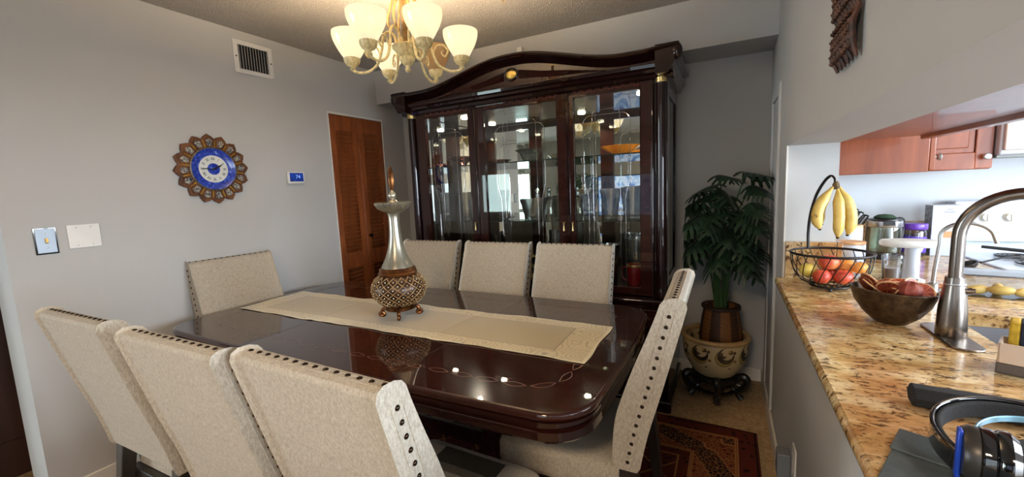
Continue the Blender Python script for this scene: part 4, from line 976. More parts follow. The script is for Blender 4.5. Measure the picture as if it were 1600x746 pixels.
# merge to one watertight-looking outline
import bmesh
me = m.mesh('slab', MT['granite']); bm = bmesh.new(); bm.from_mesh(me); bmesh.ops.remove_doubles(bm, verts=bm.verts, dist=1e-4); bm.to_mesh(me); bm.free()
o = bpy.data.objects.new('slab', me); COL.objects.link(o); o.parent = ct
eg = MB(); eg.rings([[(EX+dx, y, z) for dx, z in ((.02, zb), (.004, zb+.003), (-.006, zb+.012), (-.008, zb+.022), (-.006, zb+.030), (-.002, zb+.036), (.004, zt-.0006), (.010, zt+.0003), (.0108, zt+.0003), (.024, zt+.0003), (.024, zb+.01))] for y in (-.44, JY-.004)], cap=True); eg.build('bullnose_edge', MT['granite'], ct)
MB().b2((.222, -.44, .858), (.239, JY-.01, .875)).build('edge_batten', mat('red_brown_batten', '#3e1c10', .5), ct)
struct('trim_2', MB().b2((XR-.004, JY-.006, .915), (XR+.003, JY+.0, 1.517)), MT['white'])
bs = MB().b2((XR+.004, JY-.026, zt+.001), (.43, JY-.001, 1.085)).b2((.432, JY-.026, zt+.001), (.452, 3.27, 1.085)).b2((.452, 3.275, zt+.001), (1.12, 3.298, 1.085)).build('granite_backsplash', MT['granite'], bevel=.002)
tag(bs, 'low granite backsplash against the end wall behind the fruit basket', 'backsplash')
bc = thing('base_cabinets', 'white kitchen base cabinets carrying the granite countertop', 'cabinet')
MB().b2((.435, -.44, .0), (1.09, 1.08, .873)).b2((.435, 1.08, .0), (.63, 1.85, .873)).b2((.435, 1.85, .0), (1.09, 3.29, .873)).b2((.63, 1.08, 0), (1.09, 1.85, .66)).build('carcass', MT['cherry'], bc)
sk = thing('kitchen_sink', 'dark grey undermount sink behind the tall faucet', 'sink')
m = MB().b2((SX0-.012, SY0-.012, .70), (SX1+.012, SY1+.012, .71)).b2((SX0-.012, SY0-.012, .71), (SX0, SY1+.012, zb-.001)).b2((SX1, SY0-.012, .71), (SX1+.012, SY1+.012, zb-.001)).b2((SX0, SY0-.012, .71), (SX1, SY0, zb-.001)).b2((SX0, SY1, .71), (SX1, SY1+.012, zb-.001))
m.build('basin', MT['sink'], sk); MB().lathe([(.045, .7105), (.04, .713), (.02, .712), (.001, .7115)], 20, ((SX0+SX1)/2, 1.46, 0)).build('drain', MT['steel2'], sk)

# faucet
FX, FY_ = .564, 1.555
fc = thing('kitchen_faucet', 'tall brushed nickel gooseneck faucet beside the dried fruit bowl', 'faucet', (FX, FY_, zt))
dp = [(.036*cos(a)*1.0, .036*sin(a)*1.0+(.085 if sin(a) > 0 else -.085)) for a in [2*pi*i/40 for i in range(40)]]
MB().prism(dp, .0005, .006, 'z').build('deck_plate', MT['steel'], fc, bevel=.0025)
MB().lathe([(.031, .006), (.033, .010), (.0315, .04), (.030, .08), (.026, .12), (.0215, .155), (.0205, .172)], 40).build('body', MT['steel'], fc)
an = R(20); dx, dy = cos(an), -sin(an)
P = [(0, 0, .170), (0, 0, .20), (0, 0, .285)]+[((.115-.115*cos(a))*dx, (.115-.115*cos(a))*dy, .285+.115*sin(a)) for a in [pi*i/20 for i in range(1, 21)]]+[(.23*dx, .23*dy, .24)]
MB().tube(P, .0148, 20).build('gooseneck', MT['steel'], fc)
MB().tube([(.23*dx, .23*dy, .242), (.23*dx, .23*dy, .17)], [.0165, .019], 16).build('spray_head', MT['steel'], fc)
MB().lathe([(.0222, .150), (.0232, .153), (.0222, .156)], 30).build('joint_ring', MT['steel2'], fc)
MB().tube([(.018*dx, .018*dy, .135), (.034*dx, .034*dy, .137)], .009, 14).tube([(.034*dx, .034*dy, .137), (.040*dx, .040*dy, .138)], .0065, 14).build('lever_hub', MT['steel'], fc)
# slim filtered-water faucet
wf = thing('slim_water_faucet', 'slim brushed filtered-water faucet behind the large gooseneck', 'faucet', (.688, 2.06, zt))
MB().lathe([(.024, .0005), (.024, .004), (.016, .010), (.016, .048), (.010, .052)], 24).build('base', MT['steel2'], wf)
P = [(0, 0, .05), (.002, 0, .10), (.010, -.002, .20)]+[(.010+(.065-.065*cos(a))*.98, -.016*(1-cos(a))*.9, .225+.05*sin(a)) for a in [pi*.93*i/16 for i in range(17)]]
P += [(P[-1][0]+.010, P[-1][1], P[-1][2]-.03)]
MB().tube(P, [.0068]*(len(P)-4)+[.0068, .006, .0058, .0056], 12).build('spout', MT['steel2'], wf)
sd_ = MB().tube([(-.045, -.01, .03), (-.045, -.01, .0), ], .009, 10)
MB().tube([(-.012, 0, .034), (-.045, -.006, .038)], .004, 8).tube([(-.045, -.006, .0), (-.045, -.006, .062)], .0065, 10).build('handle', MT['steel2'], wf)

# ------------------------------------------------------------------ wire fruit basket with bananas and fruit
BX, BYY = .382, 2.085
fb = thing('wire_fruit_basket', 'black wire fruit basket with tall banana hook by the end wall', 'fruit basket', (BX, BYY, zt))
RB, RZ, rb, rz = .138, .150, .066, .012
ringpts = lambda r, z, n=48: [(r*cos(2*pi*i/n), r*sin(2*pi*i/n), z) for i in range(n)]
MB().tube(ringpts(RB, RZ), .0052, 8, closed=True).build('rim', MT['blackmetal'], fb)
MB().tube(ringpts(rb, rz+.004), .0045, 8, closed=True).tube(ringpts(rb*.96, rz+.016), .003, 8, closed=True).build('base_ring', MT['blackmetal'], fb)
for k in range(3):
    a = 2*pi*k/3+.4; MB().sphere((rb*cos(a), rb*sin(a), .0075), .0075, 10).build('foot', MT['black'], fb)
for k in range(22):
    a = 2*pi*k/22; P = []
    for i in range(11):
        u = i/10; r = rb+(RB-rb)*sin(u*pi/2)**.9; z = rz+.012+(RZ-rz-.012)*(1-cos(u*pi/2)); aa = a+.55*u; P.append((r*cos(aa), r*sin(aa), z))
    MB().tube(P, .0019, 5).build('wire', MT['blackmetal'], fb)
fl = MB()
for k in range(-3, 4): 
    h = math.sqrt(max(0, rb**2-(k*.018)**2)); fl.tube([(k*.018, -h, rz+.006), (k*.018, h, rz+.006)], .0016, 5)
fl.build('floor_wires', MT['blackmetal'], fb)
HKP = catmull([(-.02, RB*.985, RZ), (-.055, RB*.98, RZ+.10), (-.052, RB*.85, RZ+.20), (-.038, RB*.70, RZ+.28), (-.010, RB*.52, RZ+.305), (.012, RB*.42, RZ+.290), (.014, RB*.40, RZ+.276)], 6)
HKP = catmull([(-.060, .120, RZ), (-.062, .118, RZ+.08), (-.058, .10, RZ+.16), (-.045, .075, RZ+.235), (-.025, .045, RZ+.29), (-.008, .025, RZ+.312), (.002, .012, RZ+.30), (.002, .006, RZ+.288)], 6)
MB().tube(HKP, [.0058]*30+[.004]*(len(HKP)-30), 8).build('banana_hook', MT['blackmetal'], fb)
# bananas
bn = NT('banana_peel'); co = bn.co(); n = bn.noise(co, 30, 4, .7); c = bn.ramp(n, [(.3, srgb('#6b4a1c')), (.37, srgb('#c2a04a')), (.7, srgb('#d4b96c'))]); bn.ln(c, bn.b.inputs['Base Color']); bn.b.inputs['Roughness'].default_value = .5; BAN = bn.m
bb = thing('banana_bunch', 'bunch of four ripe bananas hanging from the basket hook', 'bananas', (BX+.006, BYY+.004, zt+RZ+.278))
MB().tube([(0, 0, .012), (0, 0, 0), (.002, -.002, -.02)], [.006, .012, .012], 8).build('stem', mat('banana_stem', '#6e5322', .7, col2='#3e2c14', ns=60), bb)
for k, (az, out_, L_) in enumerate(((-2.5, .055, .165), (-1.2, .016, .20), (-.35, .034, .19), (2.9, .03, .15))):
    P = []; rr = []
    for i in range(15):
        u = i/14; o_ = out_*sin(u*pi*.72)*1.25+.006; P.append((o_*cos(az)+.006*cos(az), o_*sin(az), -.012-L_*u)); rr.append(.0055+.0145*min(1, max(0, (u-.06)/.22))**1.0 if u < .8 else .020-.0150*((u-.8)/.2)**1.6)
    s_ = MB().tube(P, rr, 7)
    p_ = s_.build('banana', BAN, bb, angle=70); MB().sphere((P[-1][0], P[-1][1], P[-1][2]-.001), .006, 8).build('tip', MT['bronze'], p_)
ap = NT('peach_skin'); co = ap.co(); n = ap.noise(co, 9, 4, .6, .5); ap.ln(ap.ramp(n, [(.34, srgb('#a8322a')), (.5, srgb('#d4573c')), (.68, srgb('#e8a860'))]), ap.b.inputs['Base Color']); ap.b.inputs['Roughness'].default_value = .38; PEA = ap.m
ora = mat('orange_peel', '#e8a050', .45, col2='#d98a38', bump=(120, .3)); yel = mat('yellow_apple', '#d9c460', .35, col2='#cdb04c', ns=6)
FR = [((-.032, -.036, .056), .033, PEA, 'red apple at the front left of the wire basket'), ((.036, -.040, .058), .034, PEA, 'red and orange peach at the front right of the wire basket'), ((.002, .026, .054), .033, PEA, 'red peach lying in the middle of the basket bottom'),
      ((-.075, .000, .075), .031, yel, 'yellow apple at the left of the wire basket'), ((-.006, -.012, .112), .034, PEA, 'red apple on top of the basket pile, front one'), ((.055, .012, .092), .034, ora, 'orange fruit at the right of the wire basket'),
      ((.000, .080, .094), .030, PEA, 'peach at the back of the wire basket'), ((.088, -.035, .098), .026, ora, 'small orange plum at the right edge of the wire basket')]
for (x, y, z), r, m_, lb in FR:
    f_o = thing('round_fruit', lb, 'fruit', (BX+x, BYY+y, zt+z), random.uniform(0, 6), 'fruit in the wire basket')
    MB().sphere((0, 0, 0), r, 24, fn=lambda v: Vector((v.x, v.y, v.z*(.93)-.16*math.exp(-((v.x**2+v.y**2)/.06))*(1 if v.z > 0 else -.5)))).build('flesh', m_, f_o)
    MB().tube([(0, 0, r*.74), (.002, 0, r*.98)], .0012, 5).build('stalk', MT['bronze'], f_o)

# ------------------------------------------------------------------ bowl of dried citrus
DX, DY = .458, 1.648
bw = MB(); LXb, LYb = .108, .076
t = NT('hammered_bronze'); co = t.co(); n = t.noise(co, 45, 4, .7); t.ln(t.ramp(n, [(.35, srgb('#2a1c12')), (.65, srgb('#54402a'))]), t.b.inputs['Base Color']); t.b.inputs['Metallic'].default_value = .35; t.b.inputs['Roughness'].default_value = .35; t.bump(n, .6, .003)
out_ = [(.30, 0), (.40, .004), (.66, .030), (.88, .065), (1.0, .105)]; inn_ = [(.965, .106), (.84, .068), (.60, .034), (.2, .014), (.001, .012)]
bowl2 = thing('oval_bowl', 'oval dark bronze bowl holding dried orange slices in front of the faucet', 'bowl', (DX, DY, zt+.001), R(-38))
MB().lathe(out_+inn_, 48, sx=LXb, sy=LYb).build('bowl_body', t.m, bowl2)
MB().tube([(LXb*.985*cos(2*pi*i/48), LYb*.985*sin(2*pi*i/48), .1055) for i in range(48)], .0035, 8, closed=True).build('bowl_rim', t.m, bowl2)
ds = NT('dried_citrus'); co = ds.co(); X, Y, Z = ds.sep(co); r2 = ds.math('SQRT', ds.math('ADD', ds.math('MULTIPLY', X, X), ds.math('MULTIPLY', Y, Y)))
ang = ds.math('ARCTAN2', Y, X); spk = ds.math('LESS_THAN', ds.math('ABSOLUTE', ds.math('SINE', ds.math('MULTIPLY', ang, 4.5))), .16)
c = ds.ramp(ds.noise(co, 70, 3), [(.35, srgb('#6e2016')), (.7, srgb('#a8482e'))]); c = ds.mix(spk, c, srgb('#b98050')); c = ds.mix(ds.math('GREATER_THAN', r2, .0255), c, srgb('#c8976a'))
ds.ln(c, ds.b.inputs['Base Color']); ds.b.inputs['Roughness'].default_value = .5; DRY = ds.m
random.seed(5)
base_sl = None
spots = [(-.075, .01, .100, 1.1, .3), (-.045, -.028, .104, .5, -.5), (-.04, .030, .106, -.4, .4), (.0, -.028, .106, .9, .1), (.0, .022, .108, -.6, -.2), (.038, -.02, .106, .3, .9), (.045, .026, .104, -.5, .6), (.078, .002, .102, .2, -1.1), (-.015, .0, .116, .25, .15), (.02, .004, .116, -.3, -.35), (-.062, -.005, .116, .7, -.7), (.055, .0, .114, 1.0, .5)]
where = ['standing at the left end', 'near the front left', 'behind left', 'at the front centre', 'behind the centre', 'at the front right', 'behind right', 'standing at the right end', 'lying on top left of centre', 'lying on top right of centre', 'tilted up on the left top', 'tilted up on the right top']
for i, (x, y, z, rx, ry) in enumerate(spots):
    p = Matrix.Rotation(R(-38), 3, 'Z') @ Vector((x*.92, y*.8, 0))
    L_ = 'dried orange slice %s of the oval bowl pile' % where[i]
    if base_sl is None:
        nn_ = [(.001, -.0016), (.024, -.002), (.028, -.0022), (.0295, 0), (.028, .0022), (.024, .0016), (.001, .0012)]
        o = MB().lathe(nn_, 28, fn=lambda a, j: 1+.03*sin(3*a)+.02*sin(7*a)).build('dried_orange_slice', DRY); base_sl = o
    else: o = base_sl.copy(); COL.objects.link(o)
    o.location = (DX+p.x, DY+p.y, zt+z+.010); o.rotation_euler = (rx, ry, random.uniform(0, 3)); tag(o, L_, 'dried fruit', 'dried orange slices in the oval bowl')
o = MB().sphere((0, 0, 0), .030, 20, sc=(1, 1, .85), fn=lambda v: v*(1+.06*sin(8*math.atan2(v.y, v.x)))).build('dried_pomegranate', mat('dried_red_rind', '#9c4a3a', .6, col2='#6e2318', ns=30, bump=(80, .5)))
p = Matrix.Rotation(R(-38), 3, 'Z') @ Vector((.05, -.018, 0)); o.location = (DX+p.x, DY+p.y, zt+.118); tag(o, 'wrinkled red dried fruit among the orange slices in the oval bowl', 'dried fruit')

# ------------------------------------------------------------------ things behind on the counter
gl = thing('glass_tumbler', 'frosted glass tumbler half full of milky liquid behind the fruit basket', 'glass', (.608, 2.20, zt+.001))
MB().lathe([(.026, 0), (.030, .004), (.036, .13), (.0345, .13), (.0285, .008), (.001, .008)], 32).build('cup', glass('tumbler_glass', '#f2f5f7', .8, .05, 1.3, .05), gl)
MB().lathe([(.001, .009), (.0278, .009), (.031, .075), (.001, .076)], 28).build('liquid', mat('milky_liquid', '#b9a9a2', .4), gl)
wp = thing('white_filter_stand', 'white round post with flat oval grey top beside the tumbler', 'appliance', (.700, 2.31, zt+.001))
MB().lathe([(.045, 0), (.046, .010), (.030, .016), (.026, .024), (.025, .142), (.028, .150)], 32).build('post', MT['enamel'], wp)
MB().lathe([(.001, .150), (.9, .150), (1.0, .158), (1.0, .172), (.95, .178), (.001, .180)], 40, (-.012, 0, 0), sx=.098, sy=.055).build('oval_head', mat('light_grey_plastic', '#c9c6c0', .35), wp, bevel=0)
cnm = MT['enamel']; lid = mat('pale_wood_lid', '#c79a6c', .5, col2='#b5855a', ns=8, stretch=(1, 6, 1))
def canister(x, y, r, h, lb):
    c_ = thing('white_canister', lb, 'canister', (x, y, zt+.001), 0, 'white canisters with wooden lids')
    MB().lathe([(r*.94, 0), (r, .006), (r, h-.004), (r*.97, h)], 32).build('body', cnm, c_); MB().lathe([(r*.9, h), (r*1.0, h+.001), (r*1.0, h+.010), (r*.97, h+.013), (.001, h+.013)], 32).build('lid', lid, c_)
canister(.505, 2.36, .052, .150, 'white canister with wooden lid nearest the fruit basket, lower one'); canister(.552, 2.66, .060, .195, 'white canister with wooden lid behind, taller one')
# knife block
kb = thing('knife_block', 'wooden knife block full of steel handled knives behind the bananas', 'knife block', (.59, 3.03, zt+.001), R(4))
MB().prism([(-.10, 0), (.06, 0), (.075, .13), (-.02, .20), (-.10, .12)], -.055, .055, 'y').build('block', lid, kb, bevel=.004)
for i in range(3):
    for j in range(4):
        x = -.04+.027*j; z = .165+.0-.004*j; y = -.036+.036*i; dv = Vector((.50, 0, .86)); b0 = Vector((-.01+.024*j, y, .190-.018*j))
        k_ = MB().tube([b0, b0+dv*.10], .0085, 8, flat=1.2).build('knife_handle', MT['steel2'], kb); MB().tube([b0+dv*.10, b0+dv*.108], .0095, 8).tube([b0+dv*.02+Vector((.008, 0, -.004)), b0+dv*.098+Vector((.008, 0, -.004))], .0035, 6).build('handle_cap', MT['black'], k_)
# kettle
kt = thing('glass_kettle', 'clear glass electric kettle with steel band and black lid', 'kettle', (.765, 2.93, zt+.001))
MB().lathe([(.075, 0), (.080, .004), (.080, .022), (.072, .026)], 36).build('base', MT['black'], kt)
MB().lathe([(.072, .026), (.076, .035), (.078, .12), (.074, .172), (.0725, .172), (.0755, .12), (.073, .04), (.001, .032)], 36).build('glass_body', glass('kettle_glass', '#dfe8e2', .75, .02, 1.35, .08), kt)
MB().lathe([(.074, .172), (.077, .176), (.076, .204), (.070, .210)], 36).build('steel_band', MT['steel2'], kt)
MB().lathe([(.001, .218), (.045, .220), (.070, .214), (.071, .206), (.001, .204)], 36).build('lid', MT['black'], kt)
MB().prism([(-.025, -.083), (.025, -.083), (.018, -.06), (-.018, -.06)], .185, .21, 'z').build('spout_latch', MT['black'], kt, bevel=.003)
MB().tube(catmull([(.06, .05, .205), (.095, .08, .20), (.10, .085, .12), (.065, .05, .05)], 6), .011, 10).build('handle', MT['black'], kt)
gc = MB().lathe([(.001, 0), (.045, 0), (.048, .004), (.03, .016), (.001, .020)], 24).build('folded_green_cloth', mat('dark_green_cloth', '#27402a', .9, ns=30)); gc.location = (.765, 2.93, zt+.2215); tag(gc, 'small dark green pad lying on the kettle lid', 'pad')
# purple jar
pj = thing('purple_label_jar', 'clear plastic jar with purple lid and purple label beside the kettle', 'jar', (.918, 3.04, zt+.001))
MB().lathe([(.050, 0), (.055, .006), (.055, .135), (.048, .150), (.046, .152)], 36).build('jar_body', glass('jar_plastic', '#d8dbe6', .6, .08, 1.35, .08), pj)
lb_ = NT('purple_label'); X, Y, Z = lb_.sep(lb_.co()); 
e_ = lb_.math('SQRT', lb_.math('ADD', lb_.math('POWER', lb_.math('MULTIPLY', X, 1.0), 2.0), lb_.math('POWER', lb_.math('MULTIPLY', lb_.math('SUBTRACT', Z, .045), 1.2), 2.0))); lb_.ln(lb_.mix(lb_.math('LESS_THAN', e_, .033), srgb('#4a2aa0'), srgb('#b7a8d8')), lb_.b.inputs['Base Color'])
MB().lathe([(.0556, .022), (.0558, .024), (.0558, .108), (.0556, .110)], 36, caps=False).build('label_band', lb_.m, pj)
MB().lathe([(.056, .148), (.058, .152), (.058, .176), (.055, .180), (.001, .181)], 40, fn=lambda a, j: 1+.008*cos(36*a)).build('lid', mat('purple_plastic', '#5a2f9a', .35), pj)
# white carton
cr = thing('white_carton', 'tall white carton with grey spine standing left of the stove', 'carton', (1.052, 3.10, zt+.001), R(0))
cr.scale = (.8, 1, 1)
MB().b2((-.070, -.05, 0), (.085, .05, .275)).build('box', mat('white_card', '#bcc6d6', .45), cr, bevel=.001)
sp_ = MB().b2((-.0712, -.05, .001), (-.070, .05, .274)).build('grey_spine', mat('grey_print', '#8e9499', .5, col2='#5f656b', ns=50, lo=.45, hi=.55), cr)
MB().b2((-.03, -.0512, .10), (.06, -.05, .135)).build('orange_print', mat('orange_print', '#c98a5a', .5), cr); MB().b2((-.01, -.0512, .235), (.04, -.05, .243)).b2((.0, -.0512, .25), (.03, -.05, .256)).build('small_print', mat('grey_ink', '#8f93a6', .5), cr)

# stove
sv = thing('white_stove', 'white electric stove with round knobs on its back panel', 'stove', (1.51, 0, 0))
MB().b2((-.38, 2.66, .03), (.38, 3.28, .905)).build('body', MT['enamel'], sv, bevel=.006)
MB().b2((-.385, 2.64, .905), (.385, 3.17, .922)).build('cooktop', MT['enamel'], sv, bevel=.006)
MB().prism([(3.17, .90), (3.285, .90), (3.285, 1.205), (3.20, 1.205), (3.165, 1.02)], -.38, .38, 'x').build('back_panel', MT['enamel'], sv, bevel=.008)
MB().b2((-.385, 3.145, .985), (.385, 3.175, 1.0)).build('trim_strip', mat('pale_green_trim', '#b9c2ae', .4), sv, bevel=.003)
knm = mat('ivory_knob', '#cfcbbb', .4)
for x in (-.255, -.165, .165, .255):
    k_ = MB().lathe([(.027, 0), (.028, .004), (.021, .007), (.020, .022), (.001, .023)], 28, (x, 3.184, 1.112), (R(81), 0, 0)).build('knob', knm, sv); MB().box((x, 3.160, 1.113), (.006, .006, .036), (R(-9), 0, 0)).build('grip', MT['plastic'], k_, bevel=.001)
MB().b2((-.06, 3.158, 1.08), (.08, 3.175, 1.14)).build('clock_panel', MT['blackgloss'], sv)
for x, y, r in ((-.20, 2.80, .09), (.18, 2.80, .075), (-.20, 3.02, .075), (.18, 3.02, .09)):
    q = MB()
    for j in range(4): q.tube(ringpts(r*(.3+.22*j), 0, 30), .004, 6, closed=True, mx=Matrix.Translation((x, y, .930)))
    q.build('coil_burner', MT['black'], sv)
fp = thing('frying_pan', 'black frying pan on the stove with handle toward the counter', 'pan', (1.46, 2.80, .935))
MB().lathe([(.10, 0), (.12, .03), (.124, .042), (.119, .042), (.098, .006), (.001, .006)], 40).build('pan_body', MT['black'], fp)
MB().tube([(-.11, .03, .034), (-.20, .05, .045), (-.33, .08, .058)], [.008, .014, .012], 10, flat=.6).build('handle', MT['blackfab'], fp)
mw = thing('microwave', 'white over-the-range microwave at the top right', 'microwave', (1.554, 2.915, 1.44))
MB().b2((-.38, 0, 0), (.38, .37, .42)).build('body', MT['enamel'], mw, bevel=.008)
MB().b2((-.37, -.018, .02), (.20, 0, .41)).build('door', mat('beige_white', '#cfc6bc', .3), mw, bevel=.005)
MB().b2((-.22, -.022, .16), (.17, -.018, .36)).build('window', MT['blackgloss'], mw); MB().b2((-.38, .02, -.012), (.38, .36, 0)).build('underside', mat('grey_vent', '#7c807e', .5), mw)
# upper cabinets
def upcab(name, lb, a, b, front, dx0, dx1, knob=None):
    u_ = thing(name, lb, 'kitchen cabinet'); MB().b2(a, b).build('carcass', MT['cherry'], u_, bevel=.003); return u_
u1 = upcab('upper_cabinet', 'cherry wood upper cabinet with plain end panel beyond the pass-through', (.432, 2.42, 1.375), (.765, 2.955, 2.3), None, 0, 0)
d_ = MB().b2((.766, 2.423, 1.38), (.786, 2.95, 2.295)).build('door', MT['cherry'], u1, bevel=.004)
MB().lathe([(.005, 0), (.005, .014), (.014, .018), (.016, .026), (.012, .030), (.001, .031)], 20, (.786, 2.46, 1.437), RY).build('knob', MT['steel2'], d_)
u2 = upcab('upper_cabinet', 'cherry wood upper cabinet with raised panel door left of the microwave', (.767, 2.975, 1.375), (1.17, 3.295, 2.3), None, 0, 0)
d_ = MB().b2((.80, 2.952, 1.38), (.87, 2.974, 2.295)).b2((1.105, 2.952, 1.38), (1.168, 2.974, 2.295)).b2((.87, 2.952, 1.38), (1.105, 2.974, 1.46)).b2((.87, 2.952, 2.21), (1.105, 2.974, 2.295)).b2((.87, 2.962, 1.46), (1.105, 2.974, 2.21)).build('door', MT['cherry'], u2, bevel=.003)
MB().b2((.895, 2.955, 1.485), (1.08, 2.963, 2.185)).build('raised_panel', MT['cherry'], d_, bevel=.006)
MB().lathe([(.005, 0), (.005, .014), (.014, .018), (.016, .026), (.012, .030), (.001, .031)], 20, (1.14, 2.952, 1.437), (R(90), 0, 0)).build('knob', MT['steel2'], d_)
u3 = upcab('upper_cabinet', 'cherry wood upper cabinet hung over the pass-through, only its underside shows', (.432, -.3, 1.519), (.70, 2.25, 2.3), None, 0, 0)
MB().b2((.68, -.3, 1.505), (.715, 2.25, 1.56)).build('face_rail', MT['cherry'], u3, bevel=.003)
for k in range(4): MB().b2((.716, -.28+.63*k, 1.565), (.734, .33+.63*k, 2.29)).build('door', MT['cherry'], u3, bevel=.003)
us = MB().b2((.44, 3.19, 1.355), (.56, 3.29, 1.372)).build('under_cabinet_light', mat('lamp_diffuser', '#ffe9d8', .5, emit=1.0)); tag(us, 'slim under-cabinet light strip at the kitchen back wall', 'lamp')

# mango container + items by the sink
mc = thing('plastic_food_container', 'clear plastic food container of sliced mango beyond the sink', 'food container', (.895, 2.13, zt+.001), R(-9))
cl = glass('clear_plastic', '#eef3f6', .88, .04, 1.3, .06)
MB().rings([[(x*w_, y*h_, z) for x, y in ((-1, -1), (1, -1), (1, 1), (-1, 1))] for w_, h_, z in ((.095, .06, 0), (.11, .072, .075), (.115, .076, .078))], cap=False).b2((-.095, -.06, 0), (.095, .06, .002)).build('tub', cl, mc)
MB().b2((-.117, -.078, .079), (.117, .078, .085)).build('lid', glass('frosted_lid', '#eef2f6', .75, .15, 1.3, .14), mc, bevel=.003)
mg_ = mat('mango_flesh', '#e8c168', .4, col2='#d9a648', ns=20)
for i, (x, y, z, a, lb) in enumerate(((-.06, -.02, .018, .3, 'leftmost'), (-.005, -.03, .022, -.2, 'front middle'), (.055, -.015, .018, .5, 'right'), (.0, .03, .020, 1.2, 'back'))):
    o = MB().sphere((0, 0, 0), .034, 16, sc=(1.1, .45, .5), fn=lambda v: Vector((v.x, v.y+.25*v.x*v.x, v.z))).build('mango_slice', mg_)
    p = Matrix.Rotation(R(-9), 3, 'Z') @ Vector((x, y, z)); o.location = (.895+p.x, 2.13+p.y, zt+.003+z); o.rotation_euler = (.2, 0, a); tag(o, '%s yellow mango slice inside the clear container' % lb, 'mango slice', 'mango slices in the container')
pe = MB().tube(catmull([(0, 0, .004), (.03, .02, .012), (.06, .01, .004)], 5), [.004, .007, .009, .010, .010, .010, .010, .009, .008, .006, .003], 8).build('mango_peel', mat('orange_mango_skin', '#d08050', .5)); pe.location = (.715, 2.15, zt+.004); tag(pe, 'scrap of orange mango skin left of the food container', 'peel')
spn = thing('black_ladle', 'black ladle resting on the spoon rest beyond the big faucet', 'ladle', (.985, 2.60, zt+.010))
MB().lathe([(.001, 0), (.022, .003), (.036, .016), (.040, .030), (.037, .030), (.03, .016), (.001, .006)], 24, rot=(0, R(-24), 0)).build('bowl', MT['black'], spn); MB().tube([(.036, 0, .034), (.12, .05, .05), (.20, .10, .05)], .006, 8, flat=.6).build('handle', MT['black'], spn)
# caddy with sponge
cd_ = thing('sponge_caddy', 'white and grey sink caddy at the right edge of the counter', 'caddy', (.618, 1.318, zt+.001), R(-24))
wm = mat('ivory_ceramic', '#cdb8a4', .3); gm = mat('taupe_grey', '#57504c', .4)
MB().b2((-.055, -.038, 0), (.085, .04, .024)).build('base', gm, cd_, bevel=.003)
MB().b2((-.052, -.036, .024), (.082, -.031, .070)).b2((-.052, .032, .024), (.082, .037, .070)).b2((-.052, -.031, .024), (-.047, .032, .070)).b2((.077, -.031, .024), (.082, .032, .070)).build('tray_wall', wm, cd_, bevel=.002)
sg = thing('kitchen_sponge', 'yellow and navy sponge standing in the sink caddy', 'sponge', (.603, 1.352, zt+.026), R(66))
MB().b2((-.026, -.004, 0), (.026, .013, .090)).build('yellow_foam', mat('yellow_foam', '#c8a42e', .9, col2='#a8861e', ns=90, bump=(120, .6)), sg, bevel=.004)
MB().b2((-.026, -.014, 0), (.026, -.004, .090)).build('scrub_side', mat('navy_scrubber', '#1e2434', .9, ns=90, bump=(150, .6)), sg, bevel=.002)
bt = thing('soap_bottle', 'clear soap bottle with dark cap at the right edge behind the caddy', 'bottle', (.676, 1.315, zt+.026))
MB().lathe([(.022, 0), (.024, .005), (.024, .095), (.018, .108)], 24).build('bottle_body', glass('blue_clear', '#cfe0f0', .7, .05, 1.3, .1), bt); MB().lathe([(.019, .108), (.020, .110), (.020, .135), (.018, .138), (.001, .138)], 24).build('cap', MT['black'], bt)
MB().lathe([(.0245, .075), (.0247, .077), (.0247, .092), (.0245, .094)], 24, caps=False).build('label_band', lid, bt)

# ------------------------------------------------------------------ headphones, case, pouch on the near counter
pc = thing('grey_document_pouch', 'slate grey flat pouch with a folded flap at the bottom right', 'pouch', (.300, .815, zt+.0015), R(-24))
MB().b2((-.062, -.20, 0), (.09, .098, .006)).build('body', MT['greyfelt'], pc, bevel=.002); MB().b2((-.064, .02, .006), (.092, .100, .009)).build('flap', MT['greyfelt'], pc, bevel=.0015)
cc = thing('black_glasses_case', 'black fabric covered hexagonal case behind the headphones', 'case', (.335, 1.065, zt+.001), R(-5))
hx_ = [(.030*cos(a)*1.0, .021+.0215*sin(a)) for a in [2*pi*i/6 for i in range(6)]]
MB().prism(hx_, -.0, .26, 'x').build('body', MT['blackfab'], cc, bevel=.004); MB().tube([(.0, .031, .0215), (.26, .031, .0215)], .0015, 5).build('seam', MT['black'], cc)
hp = thing('headphones', 'black over-ear headphones with blue-rimmed band lying on the counter', 'headphones', (.378, .866, zt+.0125), R(0))
def strip(cx, cy, r, a0, a1, z0, z1, th, n=40, rx=1.0, tilt=0):
    rings = []
    for i in range(n+1):
        a = a0+(a1-a0)*i/n; 
        for_ = []
        for rr, z in ((r, z0), (r, z1), (r-th, z1), (r-th, z0)):
            x = cx+rr*cos(a)*rx; y = cy+rr*sin(a); for_.append((x, y, z+tilt*(rr*sin(a))))
        rings.append(for_)
    return MB().rings(rings)
strip(.055, .0, .128, R(70), R(215), .004, .040, .006, rx=1.0, tilt=.12).build('headband', MT['blackgloss'], hp, bevel=.002)
strip(.055, .0, .1215, R(75), R(210), .008, .036, .008, rx=1.0, tilt=.12).build('band_padding', MT['blackfab'], hp, bevel=.003)
strip(.065, -.030, .098, R(80), R(190), .034, .044, .003, rx=1.0, tilt=.10).build('yoke', mat('steel_blue_band', '#6f9ab0', .25, .5), hp, bevel=.001)
strip(.075, -.052, .080, R(85), R(180), .0, .040, .03, rx=1.0).build('second_padding', MT['blackfab'], hp, bevel=.006)
CUPX, CUPY = -.048, -.062
rc = (R(90), 0, R(68))
def cupm(prof, z=.042): return MB().lathe(prof, 36, (CUPX, CUPY, z), (0, R(90), R(-14)))
